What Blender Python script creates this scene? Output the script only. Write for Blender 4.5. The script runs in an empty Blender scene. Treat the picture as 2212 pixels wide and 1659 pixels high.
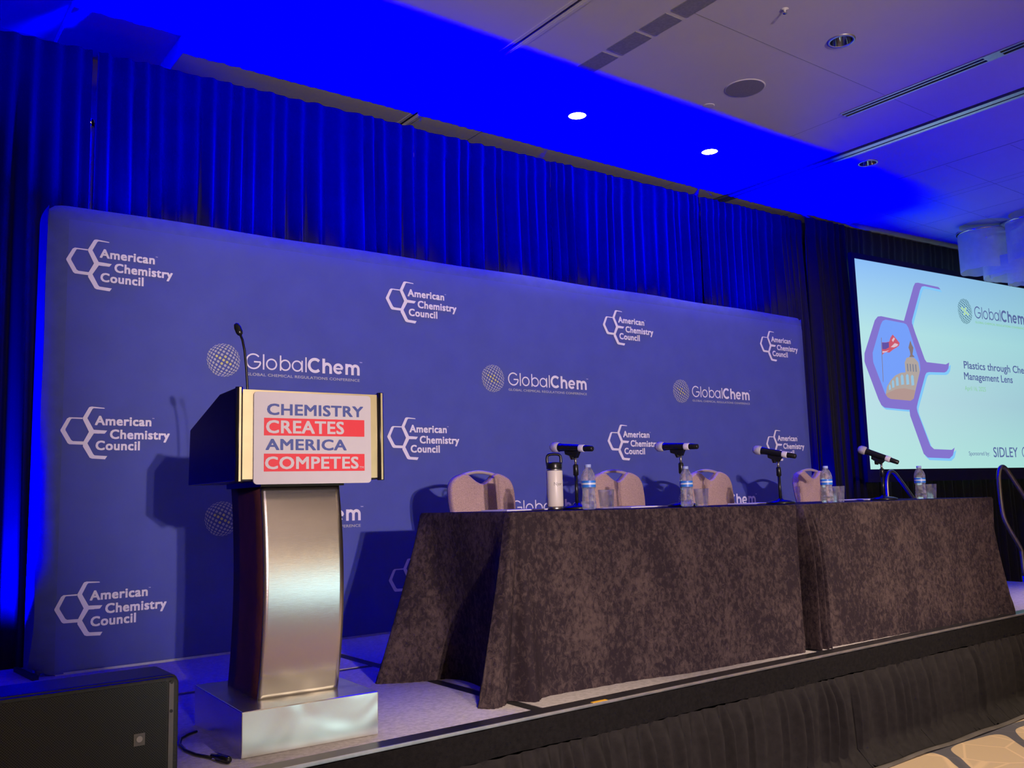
import bpy, bmesh, math, random
from mathutils import Vector, Matrix
random.seed(7)
SC = bpy.context.scene
COL = SC.collection
R = math.radians

# ------------------------------------------------------------------ camera
F_PX, YAW, PITCH, ROLL = 1959.47, 0.641145, 0.124510, -0.0282272
cam_d = bpy.data.cameras.new('camera'); cam = bpy.data.objects.new('camera', cam_d); COL.objects.link(cam)
fwd = Vector((math.sin(YAW)*math.cos(PITCH), math.cos(YAW)*math.cos(PITCH), math.sin(PITCH)))
rgt = Vector((math.cos(YAW), -math.sin(YAW), 0)); upv = rgt.cross(fwd)
r2 = math.cos(ROLL)*rgt + math.sin(ROLL)*upv; u2 = -math.sin(ROLL)*rgt + math.cos(ROLL)*upv
M = Matrix((r2, u2, -fwd)).transposed().to_4x4(); M.translation = Vector((0.100, -5.106, 1.376))
cam.matrix_world = M
cam_d.sensor_width = 36.0; cam_d.lens = F_PX*36.0/2212.0; cam_d.clip_start = 0.05; cam_d.clip_end = 100
SC.camera = cam

# ------------------------------------------------------------------ world, view, lights
w = bpy.data.worlds.new('world'); SC.world = w; w.use_nodes = True
w.node_tree.nodes['Background'].inputs[0].default_value = (0.05, 0.04, 0.05, 1)
w.node_tree.nodes['Background'].inputs[1].default_value = 0.1
vs = SC.view_settings
vs.view_transform = 'Standard'; vs.look = 'None'; vs.gamma = 1.0; vs.exposure = 0.0; vs.use_curve_mapping = False
try:
    SC.cycles.use_denoising = True
    SC.cycles.max_bounces = 9; SC.cycles.diffuse_bounces = 5; SC.cycles.glossy_bounces = 4
    SC.cycles.transmission_bounces = 8; SC.cycles.transparent_max_bounces = 8
    SC.cycles.sample_clamp_indirect = 6.0; SC.cycles.caustics_reflective = False; SC.cycles.caustics_refractive = False
except Exception: pass

def aim(o, target):
    o.rotation_euler = (Vector(target)-o.location).to_track_quat('-Z', 'Y').to_euler()
def light(name, kind, loc, power, color, target=None, **kw):
    d = bpy.data.lights.new(name, kind); d.energy = power; d.color = color
    for k, v in kw.items(): setattr(d, k, v)
    o = bpy.data.objects.new(name, d); COL.objects.link(o); o.location = loc
    if target: aim(o, target)
    return o
WARM = (1.0, 0.77, 0.80)
# two follow-spot style stage lights at the back of the ballroom
light('stage_spot', 'SPOT', (-0.45, -12.0, 2.32), 2650, WARM, (4.3, 0, 2.2), spot_size=R(34), spot_blend=0.6, shadow_soft_size=0.05)
light('stage_spot', 'SPOT', (-0.72, -12.0, 2.36), 1120, (1.0, 0.80, 0.86), (4.3, 0, 2.2), spot_size=R(34), spot_blend=0.6, shadow_soft_size=0.05)
# blue LED lamps clamped inside the top of the backdrop frame, shining up
BLUE = (0.0, 0.0, 1.0)          # a saturated blue LED lies just outside the sRGB gamut
def led(o):
    d = o.data; d.use_nodes = True; nt = d.node_tree; e = nt.nodes['Emission']
    v = nt.nodes.new('ShaderNodeCombineXYZ'); v.inputs[0].default_value = -0.075; v.inputs[1].default_value = -0.07; v.inputs[2].default_value = 1.0
    nt.links.new(v.outputs[0], e.inputs['Color']); d.color = (1, 1, 1); return o
def area(name, loc, sx, sy, power, color, target, spread=180):
    o = light(name, 'AREA', loc, power, color, target); o.data.shape = 'RECTANGLE'; o.data.size = sx; o.data.size_y = sy
    o.data.spread = R(spread); return o
for i in range(8):
    b = area('led_lamp', (1.35+0.81*i, 0.13, 2.79), 0.10, 0.05, 165, BLUE, None, 138); led(b); b.rotation_euler = (R(180+18), 0, 0)
# blue floor uplights at both ends of the backdrop
led(light('led_uplight', 'SPOT', (0.47, 0.13, 0.74), 1300, BLUE, (0.86, 0.47, 1.35), spot_size=R(90), spot_blend=0.7, shadow_soft_size=0.06))
led(light('led_uplight', 'SPOT', (7.56, 0.22, 0.66), 650, BLUE, (7.75, 0.20, 4.0), spot_size=R(120), spot_blend=0.6, shadow_soft_size=0.08))
led(light('led_uplight', 'SPOT', (-0.9, -1.25, 3.3), 700, BLUE, (1.15, 0.85, 4.4), spot_size=R(36), spot_blend=0.8, shadow_soft_size=0.06))  # high spot added out of view to turn the left ceiling blue
# dim warm fill with no fixtures, added over the audience half of the ballroom
for x, y in ((-2.5, -8.5), (2.0, -8.5), (6.5, -8.5), (11.0, -7.5), (0, -13), (5, -13), (10, -12)):
    area('audience_fill', (x, y, 4.15), 1.2, 1.2, 20, (1.0, 0.72, 0.48), (x, y, 0))

# unseen warm spots added before the stage to brighten carpet and stage edge
for x, pw in ((-0.4, 180), (2.2, 430), (4.8, 680), (7.4, 680)):
    light('stage_front_fill', 'SPOT', (x, -3.5, 4.2), pw, (1.0, 0.80, 0.56), (x, -3.3, 0), spot_size=R(56), spot_blend=0.7, shadow_soft_size=0.08)

# unseen warm strip and cyan panel, added for their reflections in the lectern column
a = area('warm_strip_fill', (3.5, -14.8, 1.35), 11.0, 0.16, 60, (1.0, 0.66, 0.30), (3.5, 0, 1.35))
a = area('cyan_panel_fill', (3.5, -6.7, 0.45), 2.2, 0.55, 16, (0.55, 0.9, 0.95), (1.6, -2.0, 1.0))

# ------------------------------------------------------------------ materials
def mat(name, col, rough=0.6, metal=0.0, noise=0.0, nscale=20.0, bump=0.0, bscale=200.0, sheen=0.0, spec=None, trans=0.0, ior=None, col2=None, coat=0.0, aniso=0.0):
    m = bpy.data.materials.new(name); m.use_nodes = True; nt = m.node_tree; N = nt.nodes; L = nt.links
    p = N['Principled BSDF']
    p.inputs['Base Color'].default_value = (*col, 1); p.inputs['Roughness'].default_value = rough; p.inputs['Metallic'].default_value = metal
    if sheen: p.inputs['Sheen Weight'].default_value = sheen
    if spec is not None: p.inputs['Specular IOR Level'].default_value = spec
    if trans: p.inputs['Transmission Weight'].default_value = trans
    if ior: p.inputs['IOR'].default_value = ior
    if coat: p.inputs['Coat Weight'].default_value = coat
    if aniso: p.inputs['Anisotropic'].default_value = aniso
    tc = N.new('ShaderNodeTexCoord')
    if noise or col2:
        n = N.new('ShaderNodeTexNoise'); n.inputs['Scale'].default_value = nscale; n.inputs['Detail'].default_value = 4
        L.new(tc.outputs['Object'], n.inputs['Vector'])
        mx = N.new('ShaderNodeMix'); mx.data_type = 'RGBA'
        c2 = col2 if col2 else tuple(c*(1-noise) for c in col)
        mx.inputs['A'].default_value = (*col, 1); mx.inputs['B'].default_value = (*c2, 1)
        rp = N.new('ShaderNodeValToRGB'); rp.color_ramp.elements[0].position = 0.35; rp.color_ramp.elements[1].position = 0.65
        L.new(n.outputs['Fac'], rp.inputs['Fac']); L.new(rp.outputs['Color'], mx.inputs['Factor'])
        L.new(mx.outputs['Result'], p.inputs['Base Color'])
    if bump:
        n2 = N.new('ShaderNodeTexNoise'); n2.inputs['Scale'].default_value = bscale; n2.inputs['Detail'].default_value = 3
        L.new(tc.outputs['Object'], n2.inputs['Vector'])
        bp = N.new('ShaderNodeBump'); bp.inputs['Strength'].default_value = bump; bp.inputs['Distance'].default_value = 0.004
        L.new(n2.outputs['Fac'], bp.inputs['Height']); L.new(bp.outputs['Normal'], p.inputs['Normal'])
    return m
def emit(name, col, strength=1.0):
    m = bpy.data.materials.new(name); m.use_nodes = True; nt = m.node_tree
    p = nt.nodes['Principled BSDF']
    p.inputs['Base Color'].default_value = (0, 0, 0, 1); p.inputs['Emission Color'].default_value = (*col, 1)
    p.inputs['Emission Strength'].default_value = strength; p.inputs['Specular IOR Level'].default_value = 0.0; p.inputs['Roughness'].default_value = 0.9
    return m
def sr(r, g, b):
    f = lambda c: (c/255/12.92) if c <= 10 else ((c/255+0.055)/1.055)**2.4
    return (f(r), f(g), f(b))

m_ceil = mat('ceiling_paint', (0.56, 0.54, 0.54), 0.85, noise=0.03, nscale=3)
m_wall = mat('wall_paint', (0.45, 0.36, 0.27), 0.85, noise=0.1, nscale=2)
m_groove = mat('ceiling_slot_shade', (0.03, 0.03, 0.035), 0.6, noise=0.3)  # black filler standing in for the shade inside the ceiling slots
m_grille = mat('ceiling_grille_gray', (0.25, 0.25, 0.26), 0.6, noise=0.2, nscale=60)
m_alu = mat('aluminium', (0.62, 0.62, 0.64), 0.35, 0.9, noise=0.1, nscale=40)
m_chrome = mat('polished_chrome', (0.75, 0.74, 0.72), 0.12, 1.0, noise=0.05)
m_drape = mat('black_drape_velour', (0.0072, 0.0070, 0.0082), 0.7, noise=0.25, nscale=8, bump=0.25, bscale=300, sheen=0.12, spec=0.25)
m_mask = mat('black_masking_velour', (0.011, 0.011, 0.013), 0.85, noise=0.25, nscale=8, bump=0.2, bscale=300, sheen=0.1)
m_back = mat('backdrop_blue_fabric', (0.088, 0.116, 0.370), 0.85, noise=0.08, nscale=5, bump=0.15, bscale=500)
m_hem = mat('backdrop_hem_fabric', (0.087, 0.116, 0.285), 0.85, noise=0.12, nscale=14, bump=0.2, bscale=300)
m_print = mat('backdrop_print_white', (0.94, 0.91, 0.94), 0.8, noise=0.03)
m_printg = mat('backdrop_print_gray', (0.50, 0.52, 0.50), 0.8, noise=0.03)
m_printy = mat('backdrop_print_yellow', (0.72, 0.70, 0.22), 0.8, noise=0.03)
m_deck = mat('stage_carpet_gray', (0.55, 0.50, 0.52), 0.95, noise=0.25, nscale=60, bump=0.8, bscale=350)
m_black = mat('black_vinyl', (0.018, 0.018, 0.020), 0.45, noise=0.2, bump=0.1)
m_edge = mat('black_stage_edge', (0.02, 0.02, 0.024), 0.28, noise=0.2)
m_skirt = mat('black_skirt_cloth', (0.024, 0.0215, 0.0215), 0.95, noise=0.2, nscale=30, spec=0.1, bump=0.15)
m_band = mat('black_hook_band', (0.013, 0.012, 0.0125), 0.95, noise=0.3, nscale=60, spec=0.08, bump=0.4, bscale=250)
m_wood = mat('dark_lectern_laminate', (0.070, 0.020, 0.030), 0.6, noise=0.3, nscale=12, spec=0.2)
m_hood = mat('black_lectern_laminate', (0.012, 0.011, 0.014), 0.35, noise=0.3, nscale=12)
m_brass = mat('satin_gold_metal', (0.82, 0.72, 0.42), 0.36, 1.0, noise=0.12, nscale=10)
m_sign = mat('white_placard', (0.575, 0.545, 0.555), 0.5, noise=0.02)
m_red = mat('placard_red', (0.74, 0.03, 0.045), 0.5, noise=0.02)
m_navy = mat('placard_navy', (0.055, 0.085, 0.30), 0.5, noise=0.02)
m_chair = mat('chair_weave_beige', (0.62, 0.43, 0.375), 0.9, noise=0.35, nscale=240, bump=0.5, bscale=400)
m_frame = mat('chair_frame_metal', (0.66, 0.56, 0.48), 0.4, 0.4, noise=0.1)
m_paper = mat('white_paper', (0.82, 0.80, 0.82), 0.7, noise=0.03)
m_mic = mat('microphone_black', (0.012, 0.012, 0.014), 0.28, noise=0.2)
m_mesh = mat('microphone_mesh_silver', (0.75, 0.71, 0.71), 0.5, 0.5, noise=0.3, nscale=500, bump=0.6, bscale=900)
m_tape = mat('white_tape', (0.80, 0.76, 0.80), 0.6, noise=0.05)
m_ytape = mat('yellow_tape', (0.85, 0.45, 0.03), 0.6, noise=0.05)
m_flask = mat('flask_cream_enamel', (0.74, 0.68, 0.60), 0.38, noise=0.03)
m_steel = mat('brushed_steel', (0.62, 0.60, 0.57), 0.28, 1.0, noise=0.08, nscale=30)
def mk_clear(name, tint, clear, rough, frost):
    m = bpy.data.materials.new(name); m.use_nodes = True; nt = m.node_tree; N = nt.nodes; L = nt.links
    p = N['Principled BSDF']; out = N['Material Output']
    p.inputs['Base Color'].default_value = (*tint, 1); p.inputs['Roughness'].default_value = rough; p.inputs['Transmission Weight'].default_value = 1.0; p.inputs['IOR'].default_value = 1.33
    tp = N.new('ShaderNodeBsdfTransparent'); df = N.new('ShaderNodeBsdfDiffuse'); df.inputs['Color'].default_value = (0.9, 0.9, 0.95, 1)
    tc = N.new('ShaderNodeTexCoord'); n = N.new('ShaderNodeTexNoise'); n.inputs['Scale'].default_value = 45; L.new(tc.outputs['Object'], n.inputs['Vector'])
    mr = N.new('ShaderNodeMapRange'); mr.inputs[1].default_value = 0.35; mr.inputs[2].default_value = 0.7; mr.inputs[3].default_value = frost*0.3; mr.inputs[4].default_value = frost*1.7; L.new(n.outputs['Fac'], mr.inputs[0])
    a = N.new('ShaderNodeMixShader'); a.inputs[0].default_value = clear; L.new(p.outputs[0], a.inputs[1]); L.new(tp.outputs[0], a.inputs[2])
    b_ = N.new('ShaderNodeMixShader'); L.new(mr.outputs[0], b_.inputs[0]); L.new(a.outputs[0], b_.inputs[1]); L.new(df.outputs[0], b_.inputs[2])
    L.new(b_.outputs[0], out.inputs[0]); return m
m_water = mk_clear('clear_bottle_water', (0.97, 0.98, 1.0), 0.50, 0.03, 0.13)
m_glass = mk_clear('clear_glass', (0.98, 0.98, 1.0), 0.74, 0.02, 0.06)
m_cap = mat('bottle_cap_blue_lit', (0.34, 0.42, 0.78), 0.5, noise=0.05)  # white caps with the blue light on them put into the colour
m_label = mat('bottle_label_blue', (0.03, 0.20, 0.75), 0.4, noise=0.1)
m_labelw = mat('bottle_label_white', (0.65, 0.72, 0.85), 0.4, noise=0.1)
m_rail = mat('handrail_steel', (0.42, 0.40, 0.36), 0.32, 0.9, noise=0.15)
m_cab = mat('speaker_cabinet_black', (0.022, 0.022, 0.025), 0.4, noise=0.2, bump=0.3, bscale=250)
m_badge = mat('speaker_badge_gray', (0.18, 0.17, 0.17), 0.4, noise=0.1)
m_badge2 = mat('speaker_badge_light', (0.5, 0.48, 0.48), 0.4, noise=0.1)
m_lamp = emit('downlight_lens_lit', (1.0, 0.97, 0.94), 6.0)
m_spk = mat('ceiling_speaker_grille', (0.27, 0.26, 0.27), 0.7, noise=0.35, nscale=300)
m_strip = mat('floor_edge_strip', (0.10, 0.085, 0.075), 0.8, noise=0.3, nscale=8)

def mk_velvet():
    m = mat('crushed_velvet_brown', (0.1, 0.07, 0.065), 0.85, spec=0.12); nt = m.node_tree; N = nt.nodes; L = nt.links; p = N['Principled BSDF']
    tc = N.new('ShaderNodeTexCoord'); mp = N.new('ShaderNodeMapping'); mp.inputs['Scale'].default_value = (1, 1, 0.75)
    L.new(tc.outputs['Object'], mp.inputs['Vector'])
    n = N.new('ShaderNodeTexNoise'); n.inputs['Scale'].default_value = 46; n.inputs['Detail'].default_value = 8; n.inputs['Roughness'].default_value = 0.72; n.inputs['Distortion'].default_value = 0.5
    n2 = N.new('ShaderNodeTexNoise'); n2.inputs['Scale'].default_value = 5; n2.inputs['Detail'].default_value = 3
    L.new(mp.outputs[0], n.inputs['Vector']); L.new(mp.outputs[0], n2.inputs['Vector'])
    a = N.new('ShaderNodeMath'); a.operation = 'MULTIPLY_ADD'; a.inputs[1].default_value = 0.45
    L.new(n2.outputs['Fac'], a.inputs[0]); L.new(n.outputs['Fac'], a.inputs[2])
    rp = N.new('ShaderNodeValToRGB'); e = rp.color_ramp.elements
    e[0].position = 0.66; e[0].color = (0.025, 0.017, 0.022, 1); e[1].position = 0.87; e[1].color = (0.082, 0.057, 0.055, 1)
    L.new(a.outputs[0], rp.inputs['Fac']); L.new(rp.outputs['Color'], p.inputs['Base Color'])
    bp = N.new('ShaderNodeBump'); bp.inputs['Strength'].default_value = 0.3; bp.inputs['Distance'].default_value = 0.004
    L.new(n.outputs['Fac'], bp.inputs['Height']); L.new(bp.outputs['Normal'], p.inputs['Normal'])
    return m
m_velvet = mk_velvet()

def mk_brushed(name, col, vertical_scale, rough):
    m = mat(name, col, rough, 1.0); nt = m.node_tree; N = nt.nodes; L = nt.links; p = N['Principled BSDF']
    tc = N.new('ShaderNodeTexCoord'); mp = N.new('ShaderNodeMapping'); mp.inputs['Scale'].default_value = vertical_scale
    n = N.new('ShaderNodeTexNoise'); n.inputs['Scale'].default_value = 30; n.inputs['Detail'].default_value = 5
    L.new(tc.outputs['Object'], mp.inputs[0]); L.new(mp.outputs[0], n.inputs['Vector'])
    mr = N.new('ShaderNodeMapRange'); mr.inputs[3].default_value = rough*0.85; mr.inputs[4].default_value = rough*1.2
    L.new(n.outputs['Fac'], mr.inputs[0]); L.new(mr.outputs[0], p.inputs['Roughness'])
    bp = N.new('ShaderNodeBump'); bp.inputs['Strength'].default_value = 0.06; bp.inputs['Distance'].default_value = 0.002
    L.new(n.outputs['Fac'], bp.inputs['Height']); L.new(bp.outputs['Normal'], p.inputs['Normal'])
    return m
m_column = mk_brushed('brushed_steel_column', (0.66, 0.62, 0.59), (1.0, 4, 40), 0.24)
def mk_swirl():
    m = mat('swirled_steel_base', (0.94, 0.93, 0.88), 0.27, 1.0); nt = m.node_tree; N = nt.nodes; L = nt.links; p = N['Principled BSDF']
    tc = N.new('ShaderNodeTexCoord'); n = N.new('ShaderNodeTexNoise'); n.inputs['Scale'].default_value = 3.2; n.inputs['Detail'].default_value = 1; n.inputs['Distortion'].default_value = 1.2
    L.new(tc.outputs['Object'], n.inputs['Vector'])
    bp = N.new('ShaderNodeBump'); bp.inputs['Strength'].default_value = 0.5; bp.inputs['Distance'].default_value = 0.02
    L.new(n.outputs['Fac'], bp.inputs['Height']); L.new(bp.outputs['Normal'], p.inputs['Normal'])
    return m
m_base = mk_swirl()

def mk_grille():
    m = mat('perforated_speaker_grille', (0.03, 0.03, 0.03), 0.35, 0.5); nt = m.node_tree; N = nt.nodes; L = nt.links; p = N['Principled BSDF']
    tc = N.new('ShaderNodeTexCoord'); mp = N.new('ShaderNodeMapping'); mp.inputs['Rotation'].default_value = (0, R(45), 0); mp.inputs['Scale'].default_value = (190, 1, 190)
    L.new(tc.outputs['Object'], mp.inputs[0])
    v = N.new('ShaderNodeTexVoronoi'); v.inputs['Scale'].default_value = 1.0; v.inputs['Randomness'].default_value = 0.0
    L.new(mp.outputs[0], v.inputs['Vector'])
    rp = N.new('ShaderNodeValToRGB'); e = rp.color_ramp.elements
    e[0].position = 0.30; e[0].color = (0.006, 0.006, 0.007, 1); e[1].position = 0.42; e[1].color = (0.042, 0.041, 0.043, 1)
    L.new(v.outputs['Distance'], rp.inputs['Fac']); L.new(rp.outputs['Color'], p.inputs['Base Color'])
    return m
m_grill = mk_grille()

def mk_carpet():
    m = mat('ballroom_carpet', (0.5, 0.35, 0.2), 0.95); nt = m.node_tree; N = nt.nodes; L = nt.links; p = N['Principled BSDF']
    tc = N.new('ShaderNodeTexCoord'); sp = N.new('ShaderNodeSeparateXYZ'); L.new(tc.outputs['Object'], sp.inputs[0])
    def math_(op, a, b_=None, c=None):
        n = N.new('ShaderNodeMath'); n.operation = op
        for i, v in enumerate((a, b_, c)):
            if v is None: continue
            if isinstance(v, (int, float)): n.inputs[i].default_value = v
            else: L.new(v, n.inputs[i])
        return n.outputs[0]
    nz = N.new('ShaderNodeTexNoise'); nz.inputs['Scale'].default_value = 1.3; L.new(tc.outputs['Object'], nz.inputs['Vector'])
    wob = math_('MULTIPLY', math_('SUBTRACT', nz.outputs['Fac'], 0.5), 0.25)
    u = math_('DIVIDE', math_('ADD', math_('MULTIPLY_ADD', sp.outputs['Y'], -0.85, sp.outputs['X']), wob), 0.62)
    u = math_('ADD', u, -0.14)
    v = math_('DIVIDE', math_('ADD', sp.outputs['Y'], math_('MULTIPLY', sp.outputs['X'], 0.10)), 0.95)
    def edge(c): return math_('MULTIPLY', math_('ABSOLUTE', math_('SUBTRACT', math_('FRACT', c), 0.5)), 2.0)
    eu = math_('POWER', edge(u), 5.0); ev = math_('POWER', edge(v), 8.0)
    s = math_('ADD', eu, ev)
    rp = N.new('ShaderNodeValToRGB'); e = rp.color_ramp.elements
    e[0].position = 0.52; e[0].color = (0.50, 0.37, 0.235, 1); e[1].position = 0.56; e[1].color = (0.085, 0.08, 0.095, 1)
    L.new(s, rp.inputs['Fac'])
    ln = N.new('ShaderNodeTexVoronoi'); ln.feature = 'DISTANCE_TO_EDGE'; ln.inputs['Scale'].default_value = 3.6; L.new(tc.outputs['Object'], ln.inputs['Vector'])
    lr = N.new('ShaderNodeValToRGB'); f = lr.color_ramp.elements; f[0].position = 0.012; f[0].color = (1.25, 1.22, 1.18, 1); f[1].position = 0.03; f[1].color = (1, 1, 1, 1)
    L.new(ln.outputs['Distance'], lr.inputs['Fac'])
    mx = N.new('ShaderNodeMix'); mx.data_type = 'RGBA'; mx.blend_type = 'MULTIPLY'; mx.inputs['Factor'].default_value = 1
    L.new(rp.outputs['Color'], mx.inputs['A']); L.new(lr.outputs['Color'], mx.inputs['B'])
    L.new(mx.outputs['Result'], p.inputs['Base Color'])
    return m
m_carpet = mk_carpet()

def mk_acrylic():
    m = bpy.data.materials.new('frosted_acrylic_sheet'); m.use_nodes = True; nt = m.node_tree; N = nt.nodes; L = nt.links
    p = N['Principled BSDF']; out = N['Material Output']
    p.inputs['Base Color'].default_value = (0.80, 0.82, 0.86, 1); p.inputs['Roughness'].default_value = 0.25
    tr = N.new('ShaderNodeBsdfTranslucent'); tr.inputs['Color'].default_value = (0.8, 0.82, 0.86, 1)
    tp = N.new('ShaderNodeBsdfTransparent')
    a = N.new('ShaderNodeMixShader'); a.inputs[0].default_value = 0.45; L.new(p.outputs[0], a.inputs[1]); L.new(tr.outputs[0], a.inputs[2])
    n = N.new('ShaderNodeTexNoise'); n.inputs['Scale'].default_value = 6
    mr = N.new('ShaderNodeMapRange'); mr.inputs[3].default_value = 0.20; mr.inputs[4].default_value = 0.40
    L.new(n.outputs['Fac'], mr.inputs[0])
    b_ = N.new('ShaderNodeMixShader'); L.new(mr.outputs[0], b_.inputs[0]); L.new(a.outputs[0], b_.inputs[1]); L.new(tp.outputs[0], b_.inputs[2])
    L.new(b_.outputs[0], out.inputs[0])
    return m
m_acryl = mk_acrylic()

def mk_slide():
    m = emit('slide_background', (0.4, 0.65, 0.7), 1.0); nt = m.node_tree; N = nt.nodes; L = nt.links; p = N['Principled BSDF']
    tc = N.new('ShaderNodeTexCoord'); sp = N.new('ShaderNodeSeparateXYZ'); L.new(tc.outputs['Object'], sp.inputs[0])
    mr = N.new('ShaderNodeMapRange'); mr.inputs[1].default_value = 1.56; mr.inputs[2].default_value = 3.85; L.new(sp.outputs['Z'], mr.inputs[0])
    mrx = N.new('ShaderNodeMapRange'); mrx.inputs[1].default_value = 0.0; mrx.inputs[2].default_value = 3.4; L.new(sp.outputs['X'], mrx.inputs[0])
    def ramp(cols, src):
        r = N.new('ShaderNodeValToRGB'); e = r.color_ramp.elements
        e[0].color = (*cols[0], 1); e[1].color = (*cols[-1], 1)
        for i, c in enumerate(cols[1:-1]):
            x = e.new((i+1)/(len(cols)-1)); x.color = (*c, 1)
        L.new(src, r.inputs['Fac']); return r.outputs['Color']
    a = ramp([sr(184, 230, 226), sr(188, 224, 232), sr(182, 228, 232), sr(140, 190, 250)], mr.outputs[0])
    b_ = ramp([sr(165, 222, 214), sr(158, 200, 212), sr(160, 212, 218), sr(140, 190, 218)], mr.outputs[0])
    mx = N.new('ShaderNodeMix'); mx.data_type = 'RGBA'; L.new(mrx.outputs[0], mx.inputs['Factor']); L.new(a, mx.inputs['A']); L.new(b_, mx.inputs['B'])
    L.new(mx.outputs['Result'], p.inputs['Emission Color'])
    return m
m_slide = mk_slide()

# ------------------------------------------------------------------ mesh builder
class MB:
    def __init__(s): s.v = []; s.f = []; s.mi = []; s.m = 0
    def add(s, vs_, fs):
        o = len(s.v); s.v += [tuple(p) for p in vs_]
        for f in fs: s.f.append(tuple(i+o for i in f)); s.mi.append(s.m)
    def box(s, lo, hi):
        x0, y0, z0 = lo; x1, y1, z1 = hi
        s.add([(x0,y0,z0),(x1,y0,z0),(x1,y1,z0),(x0,y1,z0),(x0,y0,z1),(x1,y0,z1),(x1,y1,z1),(x0,y1,z1)],
              [(3,2,1,0),(4,5,6,7),(0,1,5,4),(1,2,6,5),(2,3,7,6),(3,0,4,7)]); return s
    def quad(s, a, b_, c, d): s.add([a, b_, c, d], [(0,1,2,3)]); return s
    def prism(s, pts, ax, a0, a1):          # polygon in the other two axes extruded along ax
        def P(p, a):
            q = list(p); q.insert(ax, a); return tuple(q)
        n = len(pts); vs_ = [P(p, a0) for p in pts] + [P(p, a1) for p in pts]
        s.add(vs_, [tuple(range(n))[::-1], tuple(range(n, 2*n))] + [(i, (i+1) % n, (i+1) % n+n, i+n) for i in range(n)]); return s
    def lathe(s, prof, n=24, c=(0,0,0), cap=True):
        vs_ = []; fs = []
        for r, z in prof:
            for i in range(n):
                a = 2*math.pi*i/n; vs_.append((c[0]+r*math.cos(a), c[1]+r*math.sin(a), c[2]+z))
        for j in range(len(prof)-1):
            for i in range(n):
                k = (i+1) % n; fs.append((j*n+i, j*n+k, (j+1)*n+k, (j+1)*n+i))
        if cap:
            fs.append(tuple(range(n))[::-1]); fs.append(tuple(range((len(prof)-1)*n, len(prof)*n)))
        s.add(vs_, fs); return s
    def tube(s, path, r, n=10, radii=None):
        P = [Vector(p) for p in path]; vs_ = []; fs = []
        t0 = (P[1]-P[0]).normalized(); nrm = t0.orthogonal().normalized()
        for i, p in enumerate(P):
            t = (P[min(i+1, len(P)-1)]-P[max(i-1, 0)]).normalized()
            nrm = (nrm - t*nrm.dot(t)).normalized(); bn = t.cross(nrm)
            rr = radii[i] if radii else r
            for k in range(n):
                a = 2*math.pi*k/n; vs_.append(p + nrm*math.cos(a)*rr + bn*math.sin(a)*rr)
        for i in range(len(P)-1):
            for k in range(n):
                q = (k+1) % n; fs.append((i*n+k, i*n+q, (i+1)*n+q, (i+1)*n+k))
        fs.append(tuple(range(n))[::-1]); fs.append(tuple(range((len(P)-1)*n, len(P)*n)))
        s.add(vs_, fs); return s
    def grid(s, fn, nu, nv):
        vs_ = [fn(i/nu, j/nv) for j in range(nv+1) for i in range(nu+1)]; W_ = nu+1
        s.add(vs_, [(j*W_+i, j*W_+i+1, (j+1)*W_+i+1, (j+1)*W_+i) for j in range(nv) for i in range(nu)]); return s
    def disc(s, c, r, n=28, z=0): s.add([(c[0]+r*math.cos(2*math.pi*i/n), c[1]+r*math.sin(2*math.pi*i/n), c[2]) for i in range(n)], [tuple(range(n))]); return s
    def tf(s, M_): s.v = [tuple(M_ @ Vector(p)) for p in s.v]; return s
    def build(s, name, mats, parent=None, smooth=False, origin=None, bevel=0, solid=0):
        me = bpy.data.meshes.new(name)
        v = s.v if origin is None else [(p[0]-origin[0], p[1]-origin[1], p[2]-origin[2]) for p in s.v]
        me.from_pydata(v, [], s.f)
        for m in (mats if isinstance(mats, (list, tuple)) else [mats]): me.materials.append(m)
        me.polygons.foreach_set('material_index', s.mi)
        if smooth: me.polygons.foreach_set('use_smooth', [True]*len(me.polygons))
        me.update()
        o = bpy.data.objects.new(name, me); COL.objects.link(o)
        if parent is not None: o.parent = parent
        if origin is not None and parent is None: o.location = origin
        if solid:
            k = o.modifiers.new('solid', 'SOLIDIFY'); k.thickness = solid; k.offset = 0
        if bevel:
            k = o.modifiers.new('bevel', 'BEVEL'); k.width = bevel; k.segments = 2; k.limit_method = 'ANGLE'; k.angle_limit = R(40)
        return o
def thing(name, label, cat, loc=(0,0,0), rz=0, group=None):
    o = bpy.data.objects.new(name, None); COL.objects.link(o); o.empty_display_size = 0.1
    o.location = loc; o.rotation_euler = (0, 0, rz); o['label'] = label; o['category'] = cat
    if group: o['group'] = group
    return o
def tag(o, label, cat, group=None, kind=None):
    o['label'] = label; o['category'] = cat
    if group: o['group'] = group
    if kind: o['kind'] = kind
    return o
def struct(o): o['kind'] = 'structure'; return o
def dup(root, loc, rz, label, group=None):
    def cp(o, par):
        c = o.copy(); COL.objects.link(c)
        if par is not None: c.parent = par
        for ch in list(o.children): cp(ch, c)
        return c
    r = cp(root, None); r.location = loc; r.rotation_euler = (0, 0, rz); r['label'] = label
    if group: r['group'] = group
    return r

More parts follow.
